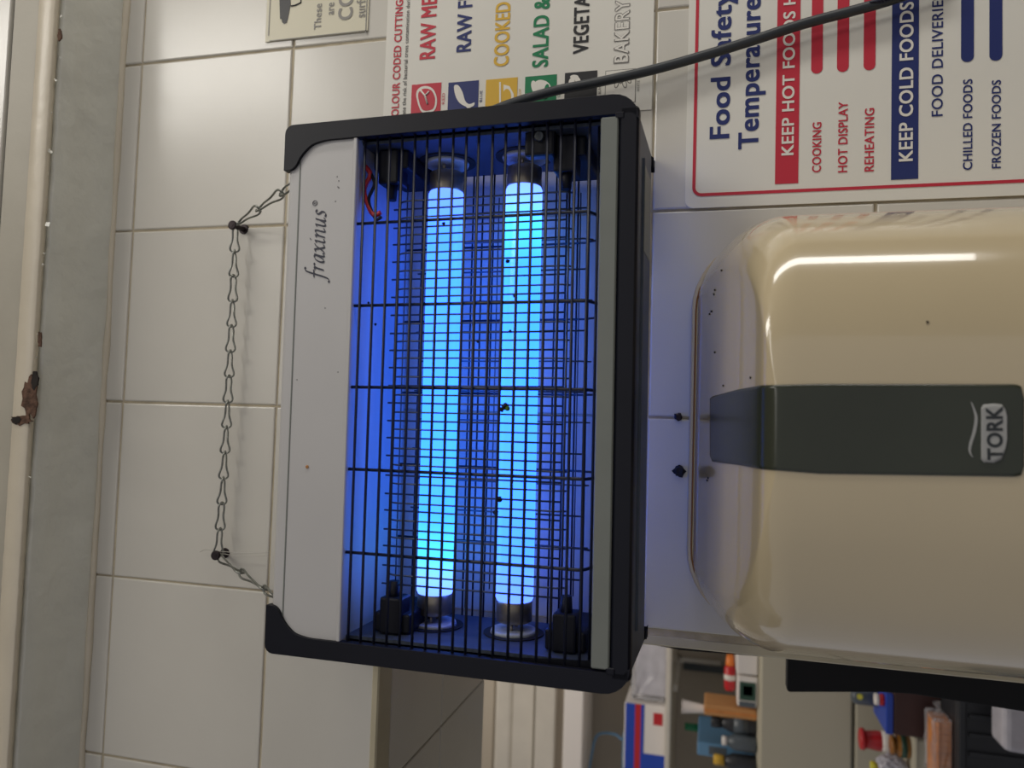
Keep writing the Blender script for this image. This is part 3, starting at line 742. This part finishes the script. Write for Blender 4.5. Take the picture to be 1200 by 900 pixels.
# ================================================================== POWER CABLE
cab = thing('power_cable', 'black mains cable rising in front of the posters from behind the fly killer', 'cable', at(600, 120, -.02))
cpts = [at(560, 137, -.010), at(600, 121, -.011), at(650, 106.5, -.012), at(700, 96.5, -.012), at(760, 83, -.011), at(820, 66.5, -.010), at(880, 48, -.0095), at(940, 28.5, -.009), at(1000, 12.5, -.009), at(1050, -2, -.009), at(1120, -28, -.009)]
cb_ = bmesh.new(); add_tube(cb_, [v - Vector(cab.location) for v in catmull(cpts, 6)], 0.0035, 14); obj('flex', cb_, M['cable'], cab)
wr = bmesh.new(); A_, B_ = at(1022, 6, -.0095), at(1050, -2.5, -.0095)
hx = []
for k in range(90):
    t = k / 89; c = A_.lerp(B_, t); an = t * 2 * PI * 8
    hx.append(c + Vector((.15, 0, 1)).normalized() * .0042 * math.cos(an) + Vector((0, 1, 0)) * .0042 * math.sin(an) - Vector(cab.location))
add_tube(wr, hx, .0007, 5); obj('tie_wrap', wr, M['ink'], cab)

# ================================================================== TOWEL DISPENSER
dx0, dx1 = at(1000, 769, 0).x + 0.0108, at(1000, 254.5, 0).x - 0.0108
dzt = at(809, 480, 0).z; dzb = dzt - 0.43
disp = thing('towel_dispenser', 'large ivory plastic paper towel dispenser with a dark stripe down its front', 'dispenser', ((dx0 + dx1) / 2, 0, dzb))
DL = Vector(disp.location); dW = dx1 - dx0; dH = dzt - dzb
print('dispenser', dx0, dx1, dzt, dW)
D_ = 0.155
def ring_pts(dep, side, top, rad, n=12, bot=0.01):
    return [(x, -dep, z) for x, z in rrect(-dW / 2 + side, dW / 2 - side, bot, dH - top, rad, n)]
# (depth, side inset, top inset, corner radius)
_tf = dzt - at(902, 505, -0.150).z      # how far the front edge sits below the back edge
print('front edge drop', _tf)
_k = (_tf - 0.007) / 0.152
rings = [(0.000, 0.002, 0.0035, 0.046), (0.004, 0.0010, 0.0035, 0.046), (0.008, 0.0006, 0.0045, 0.047)]
NE = 3.0
for t in (0.16, 0.3, 0.42, 0.54, 0.64, 0.73, 0.80, 0.86, 0.90, 0.932, 0.955, 0.971, 0.982, 0.990, 0.995, 0.998, 0.9993):
    sd = 0.0006 + (dW / 2) * (1 - (1 - t ** NE) ** (1 / NE)); wl = dW / 2 - sd
    rings.append((D_ * t, sd, 0.004 + _k * D_ * t + 0.0085 * (1 - math.sqrt(max(0, 1 - max(0, (t - 0.945) / 0.055) ** 2))), min(wl * .9, 0.042 - 0.012 * t - 0.018 * t ** 6)))
db = bmesh.new(); RR = []
for dep, sd, tp, rd_ in rings: RR.append([db.verts.new(p) for p in ring_pts(dep, sd, tp, rd_, bot=0.01 + tp * .6)])
for a, b_ in zip(RR, RR[1:]):
    n = len(a)
    for i in range(n): db.faces.new((a[i], a[(i + 1) % n], b_[(i + 1) % n], b_[i]))
db.faces.new(RR[-1])
db.faces.new(list(reversed(RR[0])))
for f in db.faces: f.smooth = len(f.verts) == 4
bmesh.ops.recalc_face_normals(db, faces=db.faces)
from mathutils.bvhtree import BVHTree
bvh = BVHTree.FromBMesh(db)
body = obj('body', db, M['disp'], disp)
sm = body.modifiers.new('s', 'SUBSURF'); sm.levels = 1; sm.render_levels = 2
for e_i in (): pass
# back plate lip
bk = bmesh.new(); add_prism(bk, rrect(-dW / 2 + 0.001, dW / 2 - 0.001, 0.004, dH + 0.0005, 0.052, 10), -0.0045, -0.0002)
bp_ = obj('back_plate', bk, M['disp'], disp); m_ = bp_.modifiers.new('b', 'BEVEL'); m_.width = .0012; m_.segments = 2; m_.limit_method = 'ANGLE'
gp = bmesh.new(); add_tube(gp, [(x, -0.0050, z) for x, z in rrect(-dW / 2 + 0.0035, dW / 2 - 0.0035, 0.008, dH - 0.0026, 0.050, 10)], 0.0006, 6, closed=True)
obj('seam', gp, M['amber'], disp)
# dark stripe wrapped over top and front
dg = bpy.context.evaluated_depsgraph_get()
ev = body.evaluated_get(dg); em = ev.to_mesh()
tb = bmesh.new(); tb.from_mesh(em); 
bvh = BVHTree.FromBMesh(tb); tb.free()
def hit(px, py, off=0.0005):
    d = (CF + CX * ((px - 600) / 900) + CD * ((py - 450) / 900)).normalized()
    r = bvh.ray_cast(CC - DL, d)
    if r[0] is None: return None
    return r[0] + r[1].normalized() * (off if r[1].dot(d) < 0 else -off)
print('stripe test', [tuple(round(c, 3) for c in (hit(p, 505) or (9, 9, 9))) for p in (815, 835, 860, 880, 900, 950, 1190)])
def lerp_tab(tab, x):
    for (a, b_), (c, d) in zip(tab, tab[1:]):
        if x <= c: return b_ + (d - b_) * (x - a) / (c - a)
    return tab[-1][1]
up_e = [(833, 467), (836, 464.5), (868, 456), (895, 451.5), (960, 450), (1190, 450.5), (1196, 453), (1200, 470)]
lo_e = [(833, 534), (836, 541), (868, 545), (895, 550), (960, 555), (1190, 558.5), (1196, 556.5), (1200, 545)]
def patch(name, pxs, up, lo, nv, m, parent, off):
    bb = bmesh.new(); rows = []
    for px in pxs:
        a, c = lerp_tab(up, px), lerp_tab(lo, px); row = []
        for k in range(nv + 1):
            h = hit(px, a + (c - a) * k / nv, off)
            row.append(bb.verts.new(h) if h is not None else None)
        rows.append(row)
    for r0, r1 in zip(rows, rows[1:]):
        for k in range(nv):
            q = (r0[k], r0[k + 1], r1[k + 1], r1[k])
            if all(v is not None for v in q): bb.faces.new(q).smooth = True
    o = obj(name, bb, m, parent); so = o.modifiers.new('t', 'SOLIDIFY'); so.thickness = off * 0.8; so.offset = 0
    return o
pxs = [833, 834, 836] + [836 + k * 4 for k in range(1, 89)] + [1192, 1194, 1196, 1198, 1199.5]
stripe = patch('front_stripe', pxs, up_e, lo_e, 24, M['dispdark'], disp, 0.0005); stripe['label'] = 'dark smoked stripe'
patch('logo_plate', [1149 + k for k in range(0, 31)], [(1149, 478), (1152, 474), (1164, 473), (1173, 474), (1177, 480), (1179, 488)], [(1149, 538), (1152, 541.5), (1164, 542), (1172, 538), (1177, 526), (1179, 514)], 14, M['displogo'], stripe, 0.0010)
# swoosh beside the name
sw = bmesh.new()
c_ = catmull([(1137.5, 471, 0), (1141, 480, 0), (1143.5, 490, 0), (1141.5, 505, 0), (1137, 520, 0), (1136, 529, 0), (1139, 535.5, 0)], 6); prev = None
for i, v in enumerate(c_):
    wv = 0.5 + 2.0 * math.sin(PI * i / (len(c_) - 1)); a = hit(v.x - wv, v.y, .0010); b_ = hit(v.x + wv * .6, v.y, .0010)
    cur_ = (sw.verts.new(a), sw.verts.new(b_))
    if prev: sw.faces.new((prev[0], prev[1], cur_[1], cur_[0]))
    prev = cur_
obj('logo_swoosh', sw, M['displogo'], stripe)
me = text_mesh('TORK', 0.032); xs = [v.co.x for v in me.vertices]; ys = [v.co.y for v in me.vertices]
for v in me.vertices:
    fx = (v.co.x - min(xs)) / (max(xs) - min(xs)); fy = (v.co.y - min(ys)) / (max(ys) - min(ys))
    v.co = Vector(v.co)
X0, X1, Y0, Y1 = min(xs), max(xs), min(ys), max(ys)
for v in me.vertices:
    fx = (v.co.x - X0) / (X1 - X0); fy = (v.co.y - Y0) / (Y1 - Y0)
    v.co = hit(1174 - fy * 19.5 - (2.0 * fx - 1) * fy, 539 - fx * 63, .0016)
link('lettering', me, M['dispnavy'], stripe)
# oval lock mark on the top
ov = bmesh.new(); r_ = [hit(813.5 + 2.0 * math.cos(t), 505 + 14 * math.sin(t), .0006) for t in (2 * PI * k / 24 for k in range(24))]
r_ = [p for p in r_ if p is not None]
if len(r_) > 8:
    add_tube(ov, r_, .00045, 5, closed=True); obj('lock_mark', ov, M['pblue'], disp)
sk = bmesh.new()
for px, py in ((838, 341), (837, 346), (834, 366), (832, 369), (830, 561), (829, 564), (846, 318), (880, 444), (1087, 379), (838, 414), (848, 453)):
    h = hit(px, py, .0002)
    if h is not None: add_tube(sk, [h, h + Vector((0.0012, 0, 0.0002))], .0005, 5)
tag(obj('specks', sk, M['fly'], disp), kind='stuff')
ev.to_mesh_clear()

# ================================================================== BEYOND THE OPENING
YF = 2.15
o = obj('wall_far', BX((-2.6, YF, -2.05), (1.4, YF + .05, 1.0)), M['farwall']); tag(o, kind='structure')
o = obj('floor', BX((-2.6, .30, -2.10), (1.4, YF, -2.05)), M['floor']); tag(o, kind='structure')
o = obj('ceiling', BX((-2.6, .30, 0.95), (1.4, YF, 1.0)), M['farwall']); tag(o, kind='structure')
# black sheet and strip just past the wall end
yk = 0.315
p0 = at(922, 809, yk); p1 = at(1195, 836, yk)
bb = bmesh.new(); out = [(XE + .02, p0.z), (p0.x, p0.z)]
for k in range(9):
    t = k / 8; a = at(925 + 290 * t, 808.5 + (3 if t < .45 else 3 + 46 * (t - .45)), yk); out.append((a.x, a.z))
out += [(XE + .02, out[-1][1])]
add_prism(bb, out, yk, yk + .018)
bs = obj('black_board', bb, M['bsheet']); tag(bs, 'matt black board showing past the left end of the tiled wall, beside the dispenser', 'board')
bv = bs.modifiers.new('b', 'BEVEL'); bv.width = .002; bv.segments = 2; bv.limit_method = 'ANGLE'
a = [at(752, 752, yk), at(775, 757.5, yk), at(800, 762, yk), at(830, 764.5, yk), at(870, 767.5, yk), at(922, 771, yk)]
bb = bmesh.new(); add_prism(bb, [(XE + .015, a[0].z)] + [(v.x, v.z) for v in a] + [(XE + .015, a[-1].z)], yk, yk + .01)
tag(obj('black_edge_strip', bb, M['bsheet']), 'narrow black rubber strip along the left edge of the tiled wall', 'strip')
# high wall mouldings of the far room
yc = 1.9
def hbox(name, pxa, pxb, y, dep, m, x0=-2.5, x1=1.3, bev=.004, ref=850):
    za, zb = at(pxa, ref, y).z, at(pxb, ref, y).z
    return obj(name, BX((x0, y, zb), (x1, y + dep, za), bev, 2), m)
for i, (a, b_, y, m_) in enumerate(((579, 600, yc, 'fartrim'), (600, 625, yc - .01, 'fartrim'), (626.5, 650, yc - .03, 'fartrim'), (650, 660, yc, 'farwall'), (660, 683, yc - .05, 'whitep'))):
    tag(hbox('trim_%d' % (9 + i), a, b_, y, .2, M[m_], bev=.012 if i == 0 else .004), kind='structure')
tag(hbox('trim_14', 540, 578.5, yc + .05, .2, M['farwall']), kind='structure')
# high shelf with goods
ys = 1.72
zs = at(779.5, 850, ys).z; zs2 = at(786, 850, ys).z
shelf = thing('wall_shelf', 'long cream wall shelf high in the far room, holding the blue and red carton', 'shelf', (-.6, YF, zs2))
obj('board', BX((-1.4, ys - YF, 0), (1.6, 0, zs - zs2), .003), M['fartrim'], shelf)
for bx_ in (-.9, .1, .8):
    bb = bmesh.new(); bb2 = [(bx_, -.005, 0), (bx_, -.005, -.10), (bx_ + .02, -.005, -.10), (bx_ + .02, -.005, 0)]
    add_box(bb, (bx_, -.012, -.14), (bx_ + .02, -.001, 0)); add_box(bb, (bx_, -.30, -.012), (bx_ + .02, -.001, 0)); obj('bracket', bb, M['fartrim'], shelf)
def gx(pxa, pxb, pya, pyb, y):
    """world rectangle (x0, x1, z0, z1) standing at depth y"""
    pc, pm = (pxa + pxb) / 2, (pya + pyb) / 2
    return at(pc, pyb, y).x, at(pc, pya, y).x, at(pxb, pm, y).z, at(pxa, pm, y).z
def carton(name, label, cat, pxa, pxb, pya, pyb, y, dep, m, zbase=None, group=None, bev=.004, panels=()):
    x0, x1, z0, z1 = gx(pxa, pxb, pya, pyb, y)
    if zbase is not None: z0 = zbase
    root = thing(name, label, cat, ((x0 + x1) / 2, y + dep / 2, z0), group=group)
    W2, H = (x1 - x0) / 2, z1 - z0
    obj('box', BX((-W2, -dep / 2, 0), (W2, dep / 2, H), bev, 2), m, root)
    for nm, fa, fb, ga, gb, mm in panels:   # panels: fractions across (left to right) and up
        obj(nm, BX((-W2 + 2 * W2 * fa, -dep / 2 - .001, H * ga), (-W2 + 2 * W2 * fb, -dep / 2 + .002, H * gb)), mm, root)
    return root, (x0, x1, z0, z1)
def bottle(name, label, cat, px_top, px_bot, pya, pyb, y, mbody, mcap, zbase=None, neck=.35, capf=.22, lab=None):
    x0, x1, z0, z1 = gx(px_top, px_bot, pya, pyb, y)
    if zbase is not None: z0 = zbase
    r = (x1 - x0) / 2; H = z1 - z0
    root = thing(name, label, cat, ((x0 + x1) / 2, y + r, z0))
    b1 = bmesh.new(); nr = r * neck
    prof = [(0, r * .9), (H * .03, r), (H * (1 - capf) * .72, r), (H * (1 - capf) * .88, max(nr, r * .7)), (H * (1 - capf), nr)]
    add_tube(b1, [(0, 0, z) for z, _ in prof], [q for _, q in prof], 20); obj('bottle_body', b1, mbody, root)
    b1 = bmesh.new(); add_tube(b1, [(0, 0, H * (1 - capf)), (0, 0, H * (1 - capf) + .001), (0, 0, H * .98), (0, 0, H)], [nr * 1.0, nr * 1.25, nr * 1.2, nr * 1.0], 16); obj('cap', b1, mcap, root)
    if lab:
        b1 = bmesh.new(); add_tube(b1, [(0, 0, H * .2), (0, 0, H * .5)], r * 1.02, 20); obj('wrapper', b1, lab, root)
    return root
carton('striped_carton', 'blue, white and red printed carton on the high wall shelf', 'carton', 731, 779.5, 826, 905, ys + .04, .16, M['whitep'], zbase=zs, panels=[
    ('red_band', .0, 1, .60, .74, M['redp']), ('blue_band', .0, 1, .74, .97, M['bluep']), ('blue_stripe', .0, 1, .52, .60, M['bluep']), ('blue_print', .0, .28, .0, .52, M['bluep']), ('red_print', .72, .9, .08, .3, M['redp'])])
# film wrapped pack beside it
x0, x1, z0, z1 = gx(741, 779.5, 748, 822, ys + .05)
pk = thing('film_wrapped_pack', 'grey pack in crinkled clear film on the high wall shelf', 'package', ((x0 + x1) / 2, ys + .13, zs))
bb = BX((-(x1 - x0) / 2 * .92, -.06, 0), ((x1 - x0) / 2 * .92, .06, (z1 - zs) * .92), .006, 2); obj('contents', bb, M['bag'], pk)
bb = bmesh.new(); bmesh.ops.create_grid(bb, x_segments=14, y_segments=14, size=.5)
bb.free(); bb = BX((-(x1 - x0) / 2, -.075, 0.001), ((x1 - x0) / 2, .075, (z1 - zs)), .01, 2); bmesh.ops.subdivide_edges(bb, edges=bb.edges, cuts=4, use_grid_fill=True)
rd = random.Random(5)
for v in bb.verts:
    if v.co.z > .01: v.co += Vector((rd.uniform(-.006, .006), rd.uniform(-.006, .006), rd.uniform(-.006, .006)))
obj('film', bb, M['film'], pk)
# blue wire basket behind
bsk = thing('wire_basket', 'light blue wire basket on the high wall shelf', 'basket', (at(750, 880, ys + .25).x, ys + .30, zs))
q = [at(*v, ys + .22) - Vector(bsk.location) for v in ((690, 905), (694, 880), (699, 863), (708, 859), (722, 861), (731, 867), (760, 868), (779, 868))]
q[-1].z = .004
bb = bmesh.new(); add_tube(bb, catmull(q, 5), .004, 8); obj('handle', bb, M['lblue'], bsk)
bx0 = q[-1].x
bb = bmesh.new()
for zz in (.004, .05, .10, .14): add_tube(bb, [(bx0 - .22, q[0].y, zz), (bx0, q[0].y, zz), (bx0, q[0].y + .15, zz), (bx0 - .22, q[0].y + .15, zz)], .003, 6, closed=True)
for k in range(6):
    xx = bx0 - .22 + .044 * k; add_tube(bb, [(xx, q[0].y, .14), (xx, q[0].y, .004), (xx, q[0].y + .15, .004), (xx, q[0].y + .15, .14)], .0025, 6)
obj('basket_wires', bb, M['lblue'], bsk)

# vertical conduit on the far wall
p = at(820, 781, YF)
tag(obj('wall_pipe', TB([(p.x, YF - .014, -1.0), (p.x, YF - .014, zs2 - .02)], .012, 12), M['slate']), 'grey pipe running down the far wall behind the white carton', 'pipe')
# tall beige cabinet
yf = 1.5
zf = at(888.5, 850, yf).z; zfb = at(999, 850, yf).z
xr = at(930, 770, yf).x
fx0, fx1 = -1.35, xr + .12
cab2 = thing('beige_cabinet', 'tall beige enamel cabinet in the far room with clutter on top', 'cabinet', ((fx0 + fx1) / 2, yf + .3, -2.05))
hw_ = (fx1 - fx0) / 2
obj('carcass', BX((-hw_, -.27, .02), (hw_, .34, zf + 2.05), .006, 2), M['fridge'], cab2)
obj('door', BX((-hw_ + .002, -.30, zfb + 2.05), (hw_ - .002, -.272, zf + 2.05 - .004), .005, 2), M['fridge'], cab2)
obj('door', BX((-hw_ + .002, -.30, .06), (hw_ - .002, -.272, zfb + 2.05 - .006), .005, 2), M['fridge'], cab2)
obj('plinth', BX((-hw_ + .02, -.25, 0), (hw_ - .02, .3, .03)), M['dull'], cab2)
# things on the cabinet
yi = yf + .03
wc, wr_ = carton('white_carton', 'plain white carton on the beige cabinet, nearest the tiled wall', 'carton', 863, 890, 768, 791, yi, .12, M['whitep'], zbase=zf)
gm, gr_ = carton('gauge_box', 'white box with a dark green square panel on the beige cabinet', 'box', 864, 889, 793, 829, yi, .10, M['whitep'], zbase=zf,
       panels=[('green_panel', .22, .82, .10, .90, M['dgreen']), ('grey_window', .38, .70, .25, .72, M['slate']), ('dark_foot', .0, .18, .1, .9, M['slate'])])
# sauce bottle lying across the two
x0, x1, z0, z1 = gx(849, 863, 771, 813, yi + .02)
sbz = max(wr_[3], gr_[3])
sq = thing('squeeze_bottle', 'orange-capped red bottle lying on top of the white cartons', 'bottle', ((x0 + x1) / 2, yi + .05, sbz))
r = .0145
bb = bmesh.new(); add_tube(bb, [(-(x1 - x0) / 2, 0, r), (-(x1 - x0) / 2 + .006, 0, r), ((x1 - x0) * .12, 0, r), ((x1 - x0) * .2, 0, r)], [r * .8, r, r, r * .7], 18); obj('bottle_body', bb, M['redp'], sq)
bb = bmesh.new(); add_tube(bb, [((x1 - x0) * .2, 0, r), ((x1 - x0) * .22, 0, r), ((x1 - x0) * .5, 0, r)], [r * .7, r * .8, r * .6], 16); obj('cap', bb, M['orange'], sq)
bb = bmesh.new(); add_tube(bb, [(-(x1 - x0) * .2, 0, r), (-(x1 - x0) * .05, 0, r)], r * 1.03, 18); obj('wrapper', bb, M['white'], sq)
carton('cardboard_box', 'tall thin brown cardboard box standing on the beige cabinet', 'box', 825, 889, 829.5, 842, yi + .02, .10, M['carton'], zbase=zf, panels=[('tape', .4, .6, 0, 1, M['bread'])])
x0, x1, z0, z1 = gx(799, 825, 822, 840, yi + .03)
zt2 = at(825, 836, yi + .02).z
cup = thing('paper_cup', 'white paper cup standing on the tall cardboard box', 'cup', (at(812, 835.5, yi + .03).x, yi + .07, zt2))
bb = bmesh.new(); add_tube(bb, [(0, 0, 0), (0, 0, .002), (0, 0, z1 - z0 - .002), (0, 0, z1 - z0)], [.011, .011, .017, .0175], 18); obj('cup_body', bb, M['whitep'], cup)
bb = bmesh.new(); add_tube(bb, [(.0175 * math.cos(t), .0175 * math.sin(t), z1 - z0) for t in (2 * PI * k / 16 for k in range(16))], .0012, 6, closed=True); obj('rim', bb, M['whitep'], cup)
bottle('green_bottle', 'dark green bottle at the back of the beige cabinet', 'bottle', 802, 888, 850, 871, yf + .27, M['dgreen'], M['green'], zbase=zf)
carton('blue_file_box', 'light blue upright file on the beige cabinet', 'file', 817, 889, 874, 890, yi + .05, .2, M['lblue'], zbase=zf, panels=[('spine_label', .2, .8, .5, .8, M['slate'])])
bottle('black_flask', 'black flask on the beige cabinet in front of the blue file', 'flask', 833, 888, 842, 862, yi + .01, M['crate'], M['crate'], zbase=zf, neck=.55, lab=M['slate'])
bottle('white_topped_jar', 'slate jar with a small white cap on the beige cabinet', 'jar', 846, 888, 864, 884, yi, M['slate'], M['whitep'], zbase=zf, neck=.45, capf=.15)
bottle('yellow_capped_bottle', 'dark bottle with a yellow cap at the left end of the beige cabinet', 'bottle', 836, 888, 887, 907, yi, M['crate'], M['yellow'], zbase=zf, neck=.5, capf=.25)

# low counter with crates, bread and groceries in front of the cabinet
yt = 1.12
zct = at(1185, 860, yt).z - .12
cnt = thing('work_counter', 'low steel-topped counter under the black crate', 'counter', (-.45, yt + .14, -2.05))
obj('worktop', BX((-.7, -.16, zct + 2.05 - .03), (.55, .20, zct + 2.05), .004, 2), M['slate'], cnt)
for lx in (-.66, .5):
    for ly in (-.13, .16): obj('leg', BX((lx - .02, ly - .02, 0), (lx + .02, ly + .02, zct + 2.05 - .03)), M['slate'], cnt)
zcr = at(1121, 860, yt).z
x0 = at(1150, 925, yt).x; x1 = at(1150, 800, yt).x
cr = thing('black_crate', 'charcoal plastic crate with a loaf and a brown box on top', 'crate', ((x0 + x1) / 2, yt + .14, zct))
W2 = (x1 - x0) / 2; H = zcr - zct
bb = BX((-W2, -.14, 0), (W2, .16, H), .008, 2); obj('crate_body', bb, M['crate'], cr)
for k in range(5):
    xx = -W2 + .03 + k * (2 * W2 - .06) / 4; obj('rib', BX((xx - .004, -.146, .01), (xx + .004, -.138, H - .02), .001), M['crate'], cr)
obj('rim', BX((-W2 - .006, -.147, H - .016), (W2 + .006, .166, H - .002), .003, 2), M['crate'], cr)
carton('brown_box', 'dark brown square box standing on the black crate', 'box', 1047, 1121, 811, 866, yt + .10, .14, M['brown'], zbase=zcr)
bxz = at(1047, 838, yt + .10).z
carton('blue_folder', 'flat bright blue folder lying on the brown box', 'folder', 1038.5, 1047, 814, 861, yt + .10, .13, M['bluep'], zbase=bxz, bev=.002)
fz = at(1038.5, 838, yt + .10).z
bottle('red_white_pot', 'small red pot with a white lid on the blue folder', 'pot', 1026, 1038, 815, 829, yt + .11, M['redp'], M['whitep'], zbase=fz, neck=.8, capf=.45)
x0, x1, z0, z1 = gx(999, 1037, 811, 829, yt + .17)
gb = thing('grey_bottle', 'slate grey bottle with a yellow top behind the small red pot', 'bottle', ((x0 + x1) / 2, yt + .19, fz))
bb = bmesh.new(); add_tube(bb, [(0, 0, 0), (0, 0, .003), (0, 0, (z1 - fz) * .8), (0, 0, (z1 - fz) * .92), (0, 0, (z1 - fz))], [.016, .0185, .0185, .016, .009], 18); obj('bottle_body', bb, M['slate'], gb)
bb = bmesh.new(); add_tube(bb, [(.004, -.0185, (z1 - fz) * .72), (.004, -.021, (z1 - fz) * .72)], .006, 12); obj('yellow_button', bb, M['yellowp'], gb)
# shelf stack at the left: tins and jars
xL0 = at(1060, 925, yt + .2).x; xL1 = at(1060, 866, yt + .2).x
zl1 = at(1092, 885, yt + .16).z
carton('cream_bread_bin', 'cream bin with tins and jars on top, behind the loaf', 'bin', 1070, 1121, 867, 925, yt + .16, .13, M['fridge'], zbase=zcr, bev=.008, panels=[('lid_line', 0, 1, .8, .83, M['dull'])])
bz_ = at(1070, 896, yt + .16).z
bottle('amber_jar', 'amber jar with a dark label on the cream bin', 'jar', 1046, 1070, 866, 892, yt + .17, M['amber'], M['amber'], zbase=bz_, neck=.7, capf=.2, lab=M['dgreen'])
bottle('red_tin', 'red tin stacked high behind the amber jar', 'tin', 1009, 1070, 862, 885, yt + .23, M['redp'], M['redp'], zbase=bz_, neck=.9, capf=.12, lab=M['whitep'])
bottle('amber_bottle', 'brown bottle beside the red tin on the cream bin', 'bottle', 1022, 1070, 893, 915, yt + .235, M['amber'], M['yellowp'], zbase=bz_)
# crumpled bag
x0, x1, z0, z1 = gx(1028, 1070, 888, 912, yt + .175)
bb = bmesh.new(); bmesh.ops.create_icosphere(bb, subdivisions=3, radius=1)
rd = random.Random(9)
for v in bb.verts:
    v.co *= .85 + rd.random() * .25; v.co = Vector((v.co.x * (x1 - x0) / 2, v.co.y * .02, (v.co.z * .95 + 1) * (z1 - bz_) / 2))
bg = obj('crumpled_bag', bb, M['bag']); bg.location = ((x0 + x1) / 2, yt + .195, bz_); tag(bg, 'crumpled pale grey plastic bag on the cream bin', 'bag')
# bread loaf in a bag on the crate
x0, x1, z0, z1 = gx(1093, 1122, 843, 915, yt + .02)
bl = thing('bread_loaf', 'sliced brown loaf in a clear bag on the black crate', 'bread', ((x0 + x1) / 2, yt + .05, zcr))
W2 = (x1 - x0) / 2; H = z1 - zcr; ns = 9
for k in range(ns):
    xa = -W2 * .96 + 2 * W2 * .93 * k / ns; xb = xa + 2 * W2 * .93 / ns - .0008
    o = [(-.026, .002), (.026, .002), (.028, H * .55), (.031, H * .72), (.026, H * .9), (.012, H * .97), (0, H * .985), (-.012, H * .97), (-.026, H * .9), (-.031, H * .72), (-.028, H * .55)]
    bb = bmesh.new(); A = [bb.verts.new((xa, y_, z_)) for y_, z_ in o]; B = [bb.verts.new((xb, y_, z_)) for y_, z_ in o]
    bb.faces.new(A); bb.faces.new(list(reversed(B)))
    for i in range(len(o)): bb.faces.new((A[i], B[i], B[(i + 1) % len(o)], A[(i + 1) % len(o)]))
    obj('slice', bb, M['bread'], bl)
bb = BX((-W2, -.034, .001), (W2, .034, H), .006, 2); bmesh.ops.subdivide_edges(bb, edges=bb.edges, cuts=3, use_grid_fill=True); rd = random.Random(3)
for v in bb.verts:
    if v.co.z > .006: v.co += Vector((rd.uniform(-.003, .003), rd.uniform(-.002, .002), rd.uniform(-.003, .003)))
obj('bread_bag', bb, M['film'], bl)
bb = bmesh.new(); add_tube(bb, [(W2 - .002, 0, H * .5), (W2 + .006, 0, H * .5), (W2 + .014, 0, H * .55), (W2 + .022, 0, H * .6)], [.012, .004, .005, .008], 10); obj('bag_neck', bb, M['film'], bl)
# red and clear packet in front, at the edge of the frame
x0, x1, z0, z1 = gx(1181, 1230, 834, 893, yt - .14)
zp_ = zct
cp2 = thing('red_packet', 'clear packet with red print standing in front of the black crate', 'packet', ((x0 + x1) / 2, yt - .085, zp_))
W2 = (x1 - x0) / 2; H = z1 - zp_
bb = BX((-W2, -.035, 0), (W2, .035, H), .012, 3); bmesh.ops.subdivide_edges(bb, edges=bb.edges, cuts=2, use_grid_fill=True)
for v in bb.verts: v.co.x *= 1 - .25 * max(0, v.co.z / H - .6)
obj('packet_body', bb, M['bag'], cp2); obj('red_print', BX((-W2 * .8, -.038, H * .45), (W2 * .1, -.033, H * .8), .002), M['redp'], cp2)

# ================================================================== THE ROOM AROUND THE CAMERA
o = obj('wall_right', BX((1.42, -2.6, -2.05), (1.47, 0.0, 1.0)), M['farwall']); tag(o, kind='structure')
o = obj('ceiling', BX((-2.6, -2.6, 1.0), (1.47, .30, 1.05)), M['farwall']); tag(o, kind='structure')
o = obj('floor', BX((-2.6, -2.6, -2.10), (1.47, .30, -2.05)), M['floor']); tag(o, kind='structure')
